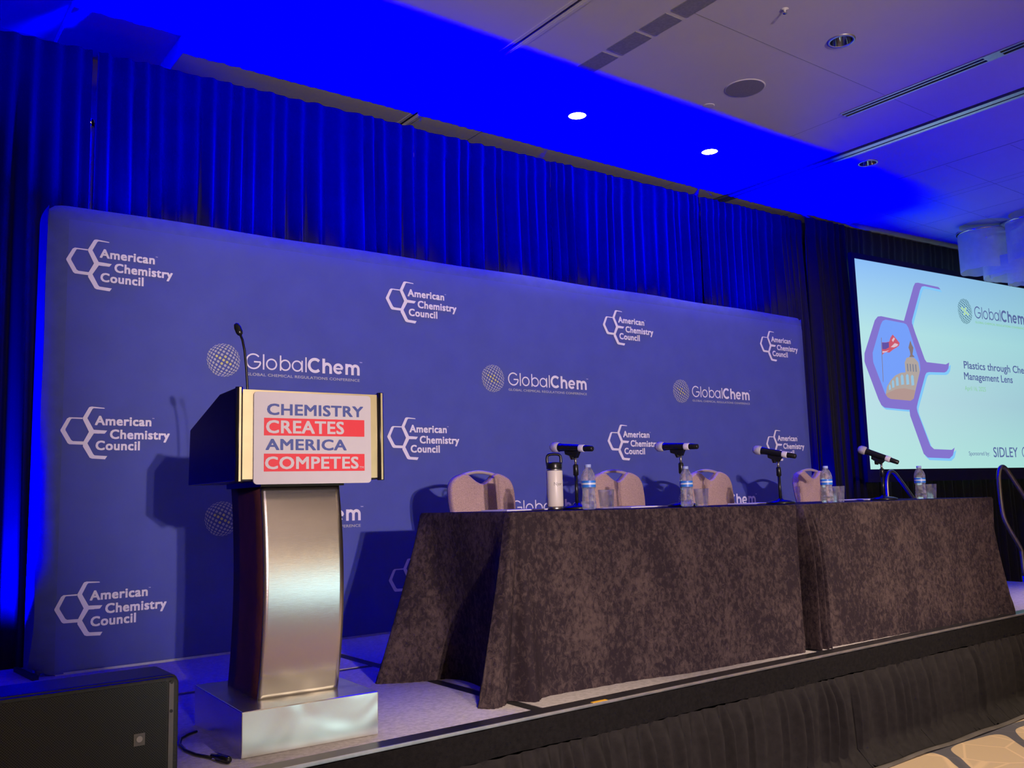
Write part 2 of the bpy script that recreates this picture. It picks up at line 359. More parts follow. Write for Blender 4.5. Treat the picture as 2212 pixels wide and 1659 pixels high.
# ------------------------------------------------------------------ lettering
_tc = {}
def text_geo(txt, bold):
    key = (txt, bold)
    if key in _tc: return _tc[key]
    c = bpy.data.curves.new('t', 'FONT'); c.body = txt; c.size = 1.0; c.resolution_u = 3
    if bold > 0.02: c.space_character = 1.0 + bold*2.2
    o = bpy.data.objects.new('t', c); COL.objects.link(o)
    dg = bpy.context.evaluated_depsgraph_get()
    me = bpy.data.meshes.new_from_object(o.evaluated_get(dg))
    v = [(p.co.x, p.co.y) for p in me.vertices]; f = [tuple(p.vertices) for p in me.polygons]
    bpy.data.objects.remove(o); bpy.data.curves.remove(c); bpy.data.meshes.remove(me)
    if bold:                                  # heavier strokes: the outline laid down again around itself
        v0, f0, n = v, f, len(v); v = []; f = []
        for k, (dx, dy) in enumerate(((1, 1), (1, -1), (-1, 1), (-1, -1), (0, 1), (0, -1), (1, 0), (-1, 0))):
            v += [(p[0]+dx*bold, p[1]+dy*bold*0.8) for p in v0]; f += [tuple(q+k*n for q in p) for p in f0]
    _tc[key] = (v, f); return v, f
def cap_h(bold):
    v, f = text_geo('H', bold); return max(p[1] for p in v), min(p[1] for p in v)
def put_text(mb, txt, x0, x1, base, cap, fn, bold=0.0):
    """letters fitted to x0..x1, baseline height base, capital height cap; fn maps (u, v) to 3D"""
    v, f = text_geo(txt, bold); hi, lo = cap_h(bold)
    a = min(p[0] for p in v); b_ = max(p[0] for p in v); sx = (x1-x0)/(b_-a); sy = cap/(hi-lo)
    q = [fn(x0+(p[0]-a)*sx, base+(p[1]-lo)*sy) for p in v]; m_ = len(v)//8
    if bold: q = [(p[0], p[1]-1.5e-5*(i//m_), p[2]) for i, p in enumerate(q)]     # the layers lie a hair apart
    mb.add(q, f)
def words(txt, x0, x1, bold=0.0):
    """where each word of the line starts and ends when the whole line fills x0..x1"""
    out = []; full = text_geo(txt, bold)[0]; a = min(p[0] for p in full); b_ = max(p[0] for p in full); k = (x1-x0)/(b_-a); pos = 0
    for wd in txt.split(' '):
        e = max(p[0] for p in text_geo(txt[:pos+len(wd)], bold)[0]); v = text_geo(wd, bold)[0]; wl = max(p[0] for p in v)-min(p[0] for p in v)
        out.append((wd, x0+(e-wl-a)*k, x0+(e-a)*k)); pos += len(wd)+1
    return out
def ribbon(mb, pts, w_, fn, closed=False):
    n = len(pts); vs_ = []; mb.lay = getattr(mb, 'lay', 0)+1
    for i, p in enumerate(pts):
        a = pts[i-1] if (i > 0 or closed) else p; c = pts[(i+1) % n] if (i < n-1 or closed) else p
        dx, dy = c[0]-a[0], c[1]-a[1]; l = math.hypot(dx, dy) or 1
        nx, ny = -dy/l*w_/2, dx/l*w_/2
        vs_ += [fn(p[0]+nx, p[1]+ny), fn(p[0]-nx, p[1]-ny)]
    vs_ = [(p[0], p[1]-3e-5*mb.lay, p[2]) for p in vs_]          # overlapping strokes lie a hair apart
    fs = [(2*i, 2*i+1, 2*((i+1) % n)+1, 2*((i+1) % n)) for i in range(n if closed else n-1)]
    mb.add(vs_, fs)
def arc(cx, cy, r, a0, a1, n=20, ry=None):
    return [(cx+r*math.cos(R(a0+(a1-a0)*i/n)), cy+(ry or r)*math.sin(R(a0+(a1-a0)*i/n))) for i in range(n+1)]
def globalchem(mb, fn, mi_light, mi_bold, mi_sub, mi_dot, mi_dot2):
    """round dotted globe with its two-weight geometric lettering; origin at the globe's centre"""
    W1, W2 = 0.0092, 0.0180; b0, xt, ct = -0.0405, 0.0285, 0.0510; X = lambda x: x-1.851
    mb.m = mi_light; cy = (b0+xt)/2; r = (xt-b0)/2-W1/2
    g = arc(X(2.0275), (b0+ct)/2, 0.0425, 42, 350, 26); ribbon(mb, g + [(X(2.0695), 0.003), (X(2.030), 0.003)], W1, fn)
    ribbon(mb, [(X(2.0885), b0), (X(2.0885), ct)], W1, fn)
    ribbon(mb, arc(X(2.1375), cy, r, 0, 360, 24)[:-1], W1, fn, True)
    ribbon(mb, [(X(2.193), b0), (X(2.193), ct)], W1, fn); ribbon(mb, arc(X(2.2225), cy, r, 0, 360, 24)[:-1], W1, fn, True)
    ribbon(mb, arc(X(2.2975), cy, r, 0, 360, 24)[:-1], W1, fn, True); ribbon(mb, [(X(2.3295), b0), (X(2.3295), xt)], W1, fn)
    ribbon(mb, [(X(2.3545), b0), (X(2.3545), ct)], W1, fn)
    mb.m = mi_bold
    ribbon(mb, arc(X(2.413), (b0+ct)/2, 0.038, 45, 315, 22), W2, fn)
    def arch(x0, x1):
        c = (x0+x1)/2; rr = (x1-x0)/2; ribbon(mb, [(x0, b0)]+arc(c, xt-W2/2-rr, rr, 180, 0, 10)+[(x1, b0)], W2, fn)
    ribbon(mb, [(X(2.4705), b0), (X(2.4705), ct)], W2, fn); arch(X(2.4705), X(2.5165))
    e = arc(X(2.568), cy, r-0.004, 4, 318, 20); ribbon(mb, e, W2*0.92, fn); ribbon(mb, [(X(2.541), cy), (X(2.597), cy)], W2*0.6, fn)
    ribbon(mb, [(X(2.6245), b0), (X(2.6245), xt)], W2, fn); arch(X(2.6245), X(2.665)); arch(X(2.665), X(2.7055))
    put_text(mb, 'TM', X(2.714), X(2.732), 0.040, 0.006, fn, 0.02)
    mb.m = mi_sub; put_text(mb, 'GLOBAL CHEMICAL REGULATIONS CONFERENCE', X(1.982), X(2.7145), -0.0800, 0.0165, fn, 0.022)
    Rg = 0.0955; d = 0.245; al = R(-28)
    for i in range(-7, 8):
        for j in range(-7, 8):
            px, py = i*d, j*d; t = math.hypot(px, py)
            if t > 1.5: continue
            s_ = math.sin(t)/t if t > 1e-6 else 1.0; x = px*s_; y = py*s_; k = max(math.cos(t), 0.22)
            an = math.atan2(y, x); cx = Rg*(x*math.cos(al)-y*math.sin(al)); cyy = Rg*(x*math.sin(al)+y*math.cos(al)); an += al
            dr = Rg*d*0.36; mb.m = mi_dot2 if (j == 0 and abs(i) <= 2) or t < 0.3 else mi_dot
            pts = []
            for q in range(9):
                a = 2*math.pi*q/9; e1 = dr*k*math.cos(a); e2 = dr*(0.75+0.25*k)*math.sin(a)
                pts.append(fn(cx+e1*math.cos(an)-e2*math.sin(an), cyy+e1*math.sin(an)+e2*math.cos(an)))
            mb.add(pts, [tuple(range(9))])

# ------------------------------------------------------------------ setting: floor, walls, ceiling
ZC = 4.26; HS = 0.56
struct(MB().box((-8, -15, -0.1), (17, 1.2, 0)).build('floor', m_carpet))
struct(MB().box((-8, 1.2, 0), (17, 1.35, 4.8)).build('wall_back', m_wall))
struct(MB().box((-8.15, -15, 0), (-8, 1.35, 4.8)).build('wall_left', m_wall))
struct(MB().box((17, -15, 0), (17.15, 1.35, 4.8)).build('wall_right', m_wall))
struct(MB().box((-8, -15.15, 0), (17, -15, 4.8)).build('wall_front', m_wall))
DL = [(4.509, -0.129), (5.948, -0.184), (7.378, -0.77), (5.2, -1.952)]
ce = MB().box((1.745, -15, ZC), (17, 1.2, 4.6)).build('ceiling', m_ceil)
cut = MB()
for x, y in DL: cut.lathe([(0.070, -0.05), (0.070, 0.16)], 32, (x, y, ZC))
cut.box((3.452, -9, ZC-0.05), (3.490, 1.1, ZC+0.05))
cut.box((6.225, -9, ZC-0.05), (6.300, -1.26, ZC+0.05))
cut.box((6.955, -9, ZC-0.05), (7.105, 1.1, ZC+0.05))
co = cut.build('cutter', m_ceil)
bo = ce.modifiers.new('cut', 'BOOLEAN'); bo.operation = 'DIFFERENCE'; bo.object = co; bo.solver = 'EXACT'
dg = bpy.context.evaluated_depsgraph_get(); me = bpy.data.meshes.new_from_object(ce.evaluated_get(dg)); ce.modifiers.clear(); ce.data = me
bpy.data.objects.remove(co)
bm = bmesh.new(); bm.from_mesh(ce.data)
def bbox_bm(x0, x1, z0, z1):
    r = bmesh.ops.create_cube(bm, size=1.0); 
    bmesh.ops.scale(bm, vec=(x1-x0, 16.2, z1-z0), verts=r['verts']); bmesh.ops.translate(bm, vec=((x0+x1)/2, -6.9, (z0+z1)/2), verts=r['verts'])
bbox_bm(1.11, 1.745, 4.395, 4.6); bbox_bm(-8, 1.11, 4.455, 4.6)
bm.to_mesh(ce.data); bm.free(); struct(ce)
# joints, tracks and slots of the ceiling
t1 = MB().box((3.456, -9, ZC+0.02), (3.486, 1.1, ZC+0.045)); struct(t1.build('trim_1', m_groove))
t1 = MB()
for x0, x1 in ((3.425, 3.448), (3.494, 3.517)): t1.box((x0, -9, ZC-0.006), (x1, 1.1, ZC+0.001))
struct(t1.build('trim_2', m_ceil))
t = MB(); ys = [-9.0, -3.2, -2.95, -1.60, -1.555, -1.335, -1.295, -1.03, -0.985, -0.735]
for a, b_ in ((-9, -3.2), (-3.15, -1.60), (-1.555, -1.335), (-1.295, -1.03), (-0.985, -0.735)): t.box((3.99, a, ZC-0.004), (4.135, b_, ZC+0.002))
struct(t.build('trim_3', m_grille))
t = MB(); t.box((6.229, -9, ZC+0.02), (6.296, -1.27, ZC+0.045)); struct(t.build('trim_4', m_groove))
t = MB()
for a, b_ in ((-9, -2.47), (-2.36, -1.27)):
    for x0, x1 in ((6.212, 6.226), (6.254, 6.268), (6.299, 6.313)): t.box((x0, a, ZC-0.008), (x1, b_, ZC+0.012))
t.box((6.212, -2.47, ZC-0.008), (6.313, -2.36, ZC)); struct(t.build('trim_5', m_alu))
t = MB().box((6.96, -9, ZC+0.025), (7.10, 1.1, ZC+0.045)); struct(t.build('trim_6', m_groove))
t = MB().box((6.995, -9, ZC-0.006), (7.052, 1.1, ZC+0.015)); t.box((7.072, -9, ZC-0.006), (7.112, 1.1, ZC+0.01)); struct(t.build('trim_7', m_alu))
t = MB()
for x in (4.07, ): t.box((x-0.004, -0.735, ZC-0.002), (x+0.004, 1.1, ZC+0.001))
for x, w_ in ((6.27, 0.004), (8.02, 0.012), (8.86, 0.006), (8.97, 0.006), (9.68, 0.005), (10.4, 0.005), (11.1, 0.005)):
    t.box((x-w_*0.6, -9 if x > 7 else -1.26, ZC-0.0006), (x+w_*0.6, 1.1, ZC+0.001))
for y in (-1.65,): t.box((4.14, y-0.002, ZC-0.0005), (6.2, y+0.002, ZC+0.001)); t.box((6.32, y-0.002, ZC-0.0005), (6.95, y+0.002, ZC+0.001))
for y in (-0.53, 0.0, -1.13, -1.7): t.box((8.05, y-0.0025, ZC-0.0006), (14, y+0.0025, ZC+0.001))
struct(t.build('trim_8', m_grille))

# ceiling fittings
dl_lab = ['lit recessed downlight glowing white, the left one of the lit pair', 'lit recessed downlight glowing white, the right one of the lit pair',
          'unlit chrome recessed downlight nearest the hanging chandelier', 'unlit chrome recessed downlight above the round ceiling speaker']
for i, (x, y) in enumerate(DL):
    t = thing('recessed_downlight', dl_lab[i], 'ceiling light', (x, y, ZC), 0, 'recessed downlights in the stage ceiling')
    MB().lathe([(0.069, 0.002), (0.069, -0.006), (0.088, -0.006), (0.090, 0.001)], 36, cap=False).build('trim_ring', m_alu if i > 1 else m_ceil, t, True)
    if i < 2:
        MB().disc((0, 0, -0.003), 0.069, 36).build('lens', m_lamp, t)
        light('downlight', 'SPOT', (x, y, ZC-0.02), 45, (1, 0.86, 0.7), (x, y, 0), spot_size=R(70), spot_blend=0.6, shadow_soft_size=0.06)
    else:
        MB().lathe([(0.069, -0.004), (0.062, 0.05), (0.045, 0.11), (0.03, 0.13), (0.001, 0.131)], 36, cap=False).build('reflector', m_chrome, t, True)
t = thing('ceiling_speaker', 'round gray ceiling speaker with a wide mesh grille', 'ceiling speaker', (5.222, -1.15, ZC))
MB().lathe([(0.146, 0.001), (0.145, -0.003), (0.136, -0.004)], 44, cap=False).build('rim', m_ceil, t, True)
MB().lathe([(0.137, -0.0035), (0.10, -0.004), (0.04, -0.0045), (0.001, -0.0045)], 44, cap=False).build('grille', m_spk, t, True)
t = thing('fire_sprinkler', 'small white fire sprinkler head on the gray ceiling', 'sprinkler', (4.565, -1.987, ZC))
MB().lathe([(0.024, 0.0), (0.022, -0.004), (0.008, -0.005), (0.007, -0.018)], 18).build('escutcheon', m_ceil, t, True)
b_ = MB().lathe([(0.012, -0.028), (0.013, -0.026), (0.003, -0.025)], 14)
for s in (-1, 1): b_.tube([(s*0.006, 0, -0.016), (s*0.010, 0, -0.021), (s*0.003, 0, -0.026)], 0.002, 6)
b_.build('deflector', m_chrome, t, True)
t = MB().lathe([(0.045, 0.001), (0.045, -0.002), (0.036, -0.003), (0.001, -0.003)], 28, cap=False).build('ceiling_cover_plate', m_ceil, None, True); t.location = (5.234, -0.80, ZC)
tag(t, 'small round flush cover plate in the blue-lit ceiling beside the speaker', 'cover plate')

# ------------------------------------------------------------------ drapes
def drape(name, x0, x1, y0, ztop0, ztop1, zbot, m, label, seed, amp=0.035, y1=None, step=0.014, lam=(0.055, 0.165), parent=None, group=None):
    rnd = random.Random(seed); xs = []; x = x0; ph = 0.0; fold = []
    knots = [x0]; 
    while knots[-1] < x1: knots.append(knots[-1]+rnd.uniform(*lam))
    amps = [rnd.uniform(0.45, 1.25)*amp for _ in knots]; lean = [rnd.uniform(-0.04, 0.04) for _ in knots]
    n = int((x1-x0)/step); rows = [0, 0.006, 0.03, 0.045, 0.06, 0.11, 0.2, 0.32, 0.45, 0.58, 0.7, 0.82, 0.92, 1.0]
    def prof(x):
        k = 0
        while k < len(knots)-2 and knots[k+1] < x: k += 1
        t = (x-knots[k])/(knots[k+1]-knots[k]); return amps[k], lean[k], t
    def fn(u, v):
        x = x0+(x1-x0)*u; j = v*(len(rows)-1); r = rows[int(round(j))]
        zt = ztop0+(ztop1-ztop0)*u + 0.003*math.sin(x*17)+0.002*math.sin(x*41)
        z = zt+(zbot-zt)*r; yb = y0+((y1 if y1 is not None else y0)-y0)*u
        e_ = min(1, (x-x0)/0.12, (x1-x)/0.12); xx = x + e_*(0.018*math.sin(x*9+seed)*r + 0.012*math.sin(r*5+x*4))
        a, le, t_ = prof(min(max(x, x0), x1))
        g = 0.25+0.75*min(1, max(0, (r-0.03)/0.25)); sh = 1.15*math.sin(2*math.pi*t_)+0.2*math.sin(4*math.pi*t_)
        y = yb + a*g*sh - 0.012*math.exp(-((r-0.02)/0.02)**2) + 0.006*math.sin(x*61+r*3)*g
        return (xx, y, z)
    o = MB().grid(fn, n, len(rows)-1).build(name, m, parent, True, origin=((x0+x1)/2, y0, 0))
    return o
G_D = 'black pipe-and-drape curtains behind the stage'
DP = [(-2.6, 1.205, 3.99, 4.105, 'leftmost tall drape panel, ending at the gap with the bare pole', 0.034),
      (1.235, 3.425, 4.105, 4.135, 'wide drape panel just right of the bare pole, with broad flat folds', 0.034),
      (3.425, 4.725, 4.125, 4.14, 'narrow drape panel with tight dark folds above the middle of the backdrop', 0.038),
      (4.725, 6.555, 4.14, 4.165, 'drape panel below the gap between the two lit downlights', 0.036),
      (6.555, 8.15, 4.165, 4.19, 'blue-lit drape panel behind the right end of the backdrop', 0.034),
      (8.155, 8.89, 4.222, 4.246, 'bunched dark drape panel between the blue drapes and the projection screen', 0.045)]
for i, (x0, x1, a, b_, lab, am) in enumerate(DP):
    y0 = 0.485 if i < 5 else 0.46
    o = drape('stage_curtain', x0, x1, y0, a, b_, 0.03, m_drape, lab, 11+i*7, am, group=G_D)
    tag(o, 'black velour ' + lab, 'curtain', G_D)
o = drape('masking_drape', 8.90, 14.5, 0.50, 4.248, 4.228, 0.02, m_mask, '', 91, 0.026, y1=0.055, step=0.02)
tag(o, 'black masking drape hanging behind and below the projection screen', 'curtain')
t = thing('drape_pole', 'bare gray upright pole showing in the gap between two drapes', 'pole', (1.222, 0.56, 0))
MB().tube([(0, 0, 0.02), (0, 0, 3.70)], 0.019, 12).build('upright', m_alu, t, True)
MB().lathe([(0.024, 3.66), (0.024, 3.70), (0.012, 3.715)], 12).build('collar', m_chrome, t, True)
MB().box((-0.22, -0.22, 0.0), (0.22, 0.22, 0.012)).build('base_plate', m_black, t)

# ------------------------------------------------------------------ stage
X0, X1, YF, YB = -1.33, 8.085, -2.295, 0.40
st = thing('stage_platform', 'low gray-carpeted stage platform carrying lectern and tables', 'stage', (3.4, -1, 0))
so = (3.4, -1, 0)
xs = [X0, 0.50, 2.33, 4.16, 5.99, X1]; ysm = [YF+0.075, -0.91, YB]
for i in range(5):
    for j in range(2):
        MB().box((xs[i]+(0.03 if i else 0), ysm[j]+(0.028 if j else 0), HS-0.05), (xs[i+1]-(0.03 if i < 4 else 0), ysm[j+1]-(0.028 if j == 0 else 0), HS)).build('deck_panel', m_deck, st, origin=so)
MB().box((X0+0.02, YF+0.04, 0.02), (X1-0.02, YB-0.02, HS-0.05)).build('support_frame', m_black, st, origin=so)
s = MB()
for x in xs[1:-1]: s.box((x-0.03, YF+0.075, HS-0.05), (x+0.03, YB, HS-0.002))
s.box((X0, -0.938, HS-0.05), (X1, -0.882, HS-0.003)); s.build('seam_strip', m_black, st, origin=so)
MB().box((X0, YF+0.005, HS-0.05), (X1, YF+0.075, HS)).build('edge_strip', m_edge, st, origin=so)
MB().box((X0, YF-0.002, HS-0.012), (X1, YF+0.004, HS)).build('front_lip', m_alu, st, origin=so)
o = MB().box((2.552, YF-0.003, HS+0.0004), (2.63, YF+0.014, HS+0.0020)).build('tape_mark', m_ytape, None, origin=(2.59, YF, HS+0.0004))
tag(o, 'short strip of yellow tape on the front edge of the stage', 'tape')
sk = thing('stage_skirt', 'black pleated skirt along the front of the stage', 'stage skirt', (3.4, YF, 0)); so = (3.4, YF, 0)
def hdr(u, v):
    x = X0+(X1-X0)*u
    return (x, YF-0.012-0.003*math.sin(x*23)-0.003*math.sin(x*51), HS-0.012-0.105*v+0.004*math.sin(x*6.3)*v)
MB().grid(hdr, 420, 3).build('header_band', m_band, sk, True, origin=so)
rnd = random.Random(5); kn = [X0]
while kn[-1] < X1: kn.append(kn[-1]+rnd.uniform(0.045, 0.115))
ka = [rnd.uniform(0.5, 1.2) for _ in kn]; kl = [rnd.uniform(-0.05, 0.09) for _ in kn]
import bisect
def skf(u, v):
    x = X0+(X1-X0)*u; k = min(max(bisect.bisect(kn, x)-1, 0), len(kn)-2); t_ = (x-kn[k])/(kn[k+1]-kn[k])
    rows = [0, 0.03, 0.08, 0.16, 0.28, 0.42, 0.56, 0.68, 0.78, 0.86, 0.92, 0.96, 1.0]; r = rows[int(round(v*12))]
    s_ = math.sin(2*math.pi*t_)
    pl = 0.5*math.sin(math.pi*t_)**2.5+0.5*math.sin(math.pi*t_)**0.9*(0.6+0.4*math.sin(x*2.3+k))
    if r <= 0.86:
        q = r/0.86; z = 0.443-0.36*q; y = YF-0.010-0.008*q-0.062*ka[k]*pl*min(1, 0.25+q*3)*(1-0.35*max(0, q-0.7)/0.3)
    else:
        q = (r-0.86)/0.14; z = 0.083*(1-q)**1.4+0.006; y = YF-0.030-0.075*q-0.028*ka[k]*pl*(1-q)*0.7
    return (x+kl[k]*r*0.5+0.006*s_*r, y, z+0.003*math.sin(x*31)*r)
MB().grid(skf, 1900, 12).build('pleated_cloth', m_skirt, sk, True, origin=so)
def stripf(u, v):
    x = X0+(X1-X0)*u; return (x, YF-0.100-0.040*v-0.006*math.sin(x*5.1)*v, 0.006+0.009*math.sin(math.pi*v)+0.003*math.sin(x*11))
MB().grid(stripf, 240, 5).build('skirt_hem', m_strip, sk, True, origin=so)

# ------------------------------------------------------------------ backdrop
BX0, BX1, BZ0, BZ1 = 0.925, 7.375, 0.565, 2.985
bd = thing('backdrop_wall', 'wide blue fabric backdrop printed with rows of white conference logos', 'backdrop', (4.15, 0, HS)); bo_ = (4.15, 0, HS)
def bf(u, v):
    x = BX0+(BX1-BX0)*u; z = BZ0+(BZ1-BZ0)*v
    dl = x-BX0; dr = BX1-x; dt = BZ1-z; db = z-BZ0
    y = 0.0
    for d in (dl, dt, dr): 
        if d < 0.10: y += 0.030*((0.10-d)/0.10)**2 + (0.004 if 0.05 < d < 0.09 else 0)
    wz = math.exp(-db*4)*math.exp(-dl*2.2)
    y += 0.010*wz*math.sin(x*24+z*9) + 0.0012*math.sin(x*3+z*2)
    if u < 1e-6: x += 0.012*math.sin(z*9)*math.exp(-db*1.2) - 0.010*math.exp(-db*2)
    if v > 1-1e-6: z -= 0.028*max(0, 1-dl/0.06)**2; z += 0.003*math.sin(x*5)
    if v < 1e-6: z += 0.06*max(0, 1-dl/0.09)**2
    return (x, y, z)
fab = MB().grid(bf, 200, 60).build('printed_fabric', [m_back, m_hem], bd, True, origin=bo_)
for p_ in fab.data.polygons:                       # the fabric lies doubled over the frame along the top and the left edge
    c_ = p_.center
    if c_.x+4.15-BX0 < 0.085 or BZ1-(c_.z+HS) < 0.085: p_.material_index = 1
def sidef(xc):
    return lambda u, v: (xc+0.01*math.sin(math.pi*u)*(-1 if xc < 4 else 1), 0.03+0.27*u, BZ0+(BZ1-BZ0-0.012-0.03*u)*v)
MB().grid(sidef(BX0+0.004), 6, 20).build('side_cap', m_back, bd, True, origin=bo_)
MB().grid(sidef(BX1-0.004), 6, 20).build('side_cap', m_back, bd, True, origin=bo_)
fr = MB()
for x in [BX0+0.03+i*(BX1-BX0-0.06)/8 for i in range(9)]:
    for y, zt_ in ((0.045, BZ1-0.03), (0.28, 2.17)): fr.tube([(x, y, BZ0), (x, y, zt_)], 0.012, 8)
for z in (BZ0+0.02, 1.36, 2.17, BZ1-0.04):
    for y in ((0.045, 0.28) if z < 2.5 else (0.045,)): fr.tube([(BX0+0.03, y, z), (BX1-0.03, y, z)], 0.012, 8)
fr.build('frame', m_alu, bd, True, origin=bo_)
rail = MB().box((BX0+0.10, -0.006, HS), (BX1, 0.03, HS+0.012)); rail.build('bottom_rail', m_alu, bd, origin=bo_)
MB().prism([(0.885, 0.30), (0.905, 0.30), (0.945, -0.055), (0.915, -0.07)], 2, HS, HS+0.022).build('foot', m_black, bd, origin=bo_)

ACC = dict(
 hexC=[(0.0988,0.0851),(0.0343,0.0854),(0.0238,0.0782),(-0.0054,0.0199),(-0.0052,0.0138),(0.0297,-0.048),(0.0383,-0.054),(0.1027,-0.0554),(0.1174,-0.0392),(0.0549,-0.0376),(0.0462,-0.0316),(0.0184,0.017),(0.0182,0.025),(0.0422,0.076),(0.0473,0.0787),(0.0968,0.0781)],
 up=[(0.2051,0.1365),(0.2005,0.1402),(0.1407,0.1449),(0.1299,0.1423),(0.1256,0.1378),(0.0988,0.0851),(0.1077,0.0772),(0.1206,0.0829),(0.1433,0.1307),(0.1497,0.1365),(0.2006,0.1353)],
 d1=[(0.0988,0.0851),(0.1206,0.0829),(0.1528,0.0232),(0.1531,0.0088),(0.1348,0.0063),(0.099,0.076)],
 arm=[(0.1528,0.0232),(0.2191,0.02),(0.2084,0.005),(0.204,0.0034),(0.1489,0.0044)],
 d2=[(0.1356,0.0113),(0.1554,0.0062),(0.1241,-0.0479),(0.1027,-0.0554),(0.1026,-0.053)],
 low=[(0.1027,-0.0554),(0.1232,-0.0456),(0.1264,-0.0524),(0.154,-0.1042),(0.1607,-0.1106),(0.2225,-0.1139),(0.2119,-0.1311),(0.148,-0.1274),(0.137,-0.1229),(0.1029,-0.0649)])
F2 = lambda u, v: (u, 0.0, v)
lg = MB()
ACC['hub'] = [(0.128,0.030),(0.150,0.028),(0.166,0.0225),(0.166,0.0042),(0.152,-0.002),(0.130,-0.002),(0.124,0.010)]
ACC['hub2'] = [(0.096,0.0770),(0.099,0.0855),(0.108,0.1020),(0.121,0.0850),(0.121,0.0800),(0.112,0.0640)]
ACC['hub3'] = [(0.100,-0.0545),(0.112,-0.0350),(0.124,-0.0440),(0.1235,-0.0500),(0.112,-0.0800),(0.1025,-0.0640)]
del ACC['hub'], ACC['hub2'], ACC['hub3']
def inset(q, k): return (q[0], -2.0e-4*k, q[1])
for k_, p_ in enumerate(ACC.values()): lg.add([inset(q, k_) for q in p_], [tuple(range(len(p_)))])
ribbon(lg, [(0.1075, 0.0790), (0.1385, 0.0150)], 0.0185, lambda u, v: (u, -0.0014, v)); ribbon(lg, [(0.1405, 0.0130), (0.1100, -0.0500)], 0.0185, lambda u, v: (u, -0.0016, v))
ribbon(lg, [(0.1330, 0.0135), (0.1800, 0.0125)], 0.0190, lambda u, v: (u, -0.0018, v))
put_text(lg, 'American', 0.1575, 0.4425, 0.0475, 0.0495, F2, 0.034)
put_text(lg, 'Chemistry', 0.233, 0.5405, -0.0235, 0.0500, F2, 0.034)
put_text(lg, 'Council', 0.1640, 0.3855, -0.0830, 0.0495, F2, 0.034)
put_text(lg, 'TM', 0.446, 0.457, 0.0885, 0.0045, F2, 0.02)
acc0 = None
for j in range(3):
    for i in range(4):
        loc = (1.018+1.894*i-4.15, -0.0035, 2.666-0.9*j-HS)
        if acc0 is None: acc0 = lg.build('printed_logo', m_print, fab); q = acc0; q['label'] = 'white hexagon emblem with three lines of lettering'
        else: q = acc0.copy(); COL.objects.link(q); q.parent = fab
        q.location = loc
gc = MB(); globalchem(gc, F2, 0, 0, 1, 1, 2); gc0 = None
for j in range(2):
    for i in range(3):
        loc = (1.851+1.894*i-4.15, -0.0035, 2.204-0.9*j-HS)
        if gc0 is None: gc0 = gc.build('printed_logo', [m_print, m_printg, m_printy], fab); q = gc0; q['label'] = 'dotted globe emblem with thin and bold lettering'
        else: q = gc0.copy(); COL.objects.link(q); q.parent = fab
        q.location = loc

# ------------------------------------------------------------------ lectern
lec = thing('lectern', 'lectern with a curved brushed steel column and white slogan placard', 'lectern', (1.459, -1.833, HS), R(-3))
MB().box((-0.243, -0.29, 0), (0.243, 0.29, 0.147)).build('base', m_base, lec, bevel=0.003)
def cy(t): return -0.150-0.020*t-0.20*t*(1-t)
ZB, ZT = 0.147, 0.880
def colfront(u, v):
    e = 0.0
    return (-0.147+0.294*u, cy(v)+e, ZB+(ZT-ZB)*v)
MB().grid(colfront, 16, 40).build('column_front', m_column, lec, True, solid=0.004)
for sx in (-1, 1):
    g = MB()
    def sf(u, v, sx=sx): return (sx*0.143, cy(v)+0.004+0.345*u, ZB+(ZT-ZB)*v)
    g.grid(sf, 4, 24)
    g.build('column_side', m_wood, lec, True, solid=0.006)
MB().grid(lambda u, v: (-0.14+0.28*u, cy(v)+0.35, ZB+(ZT-ZB)*v), 2, 24).build('column_back', m_wood, lec, True, solid=0.006)
b_ = MB().box((-0.10, -0.14, 0.874), (0.19, 0.20, 0.900)); b_ = MB().box((-0.155, -0.20, 0.878), (0.155, 0.21, 0.898)); b_.build('neck_plate', m_hood, lec)
PP = [(-0.287, 0.897), (-0.287, 1.212), (-0.095, 1.210), (0.305, 1.113), (0.320, 0.897)]
for sx in (-1, 1):
    a, c = (-0.272, -0.250) if sx < 0 else (0.250, 0.272)
    MB().prism(PP, 0, a, c).build('side_panel', m_hood, lec, bevel=0.004)
    tr = MB().tube([(sx*0.261, -0.289, 0.893), (sx*0.261, -0.289, 1.214)], 0.0125, 14); tr.build('edge_moulding', m_hood, lec, True)
    MB().box((sx*0.261-0.0035, -0.3035, 0.895), (sx*0.261+0.0035, -0.300, 1.212)).build('gold_line', m_brass, lec)  # thin gold line down the front of each moulding
MB().box((-0.250, -0.288, 0.902), (0.250, -0.268, 1.207)).build('front_panel', m_brass, lec)
MB().box((-0.250, -0.268, 0.897), (0.250, 0.30, 0.915)).build('bottom_panel', m_hood, lec)
MB().prism([(-0.268, 1.150), (-0.268, 1.168), (0.30, 1.075), (0.30, 1.057)], 0, -0.25, 0.25).build('reading_desk', m_hood, lec)
# placard
SX0, SX1, SZ0, SZ1 = -0.213, 0.219, 0.884, 1.200; ys_ = -0.2985
def rrect(x0, x1, z0, z1, r, n=5):
    o = []
    for cx, cz, a0 in ((x1-r, z1-r, 0), (x0+r, z1-r, 90), (x0+r, z0+r, 180), (x1-r, z0+r, 270)):
        for i in range(n+1): o.append((cx+r*math.cos(R(a0+90*i/n)), cz+r*math.sin(R(a0+90*i/n))))
    return o
sg = MB().prism([(p[0], p[1]) for p in rrect(SX0, SX1, SZ0, SZ1, 0.013)], 1, ys_, ys_+0.009).build('slogan_placard', m_sign, lec); sg['label'] = 'white rounded placard with a four-line slogan in blue and red'
W_, H_ = SX1-SX0, SZ1-SZ0
fx = lambda a: SX0+W_*a
fz = lambda a: SZ1-H_*a
FS = lambda u, v: (u, ys_-0.0012, v)
FR = lambda u, v: (u, ys_-0.0006, v)
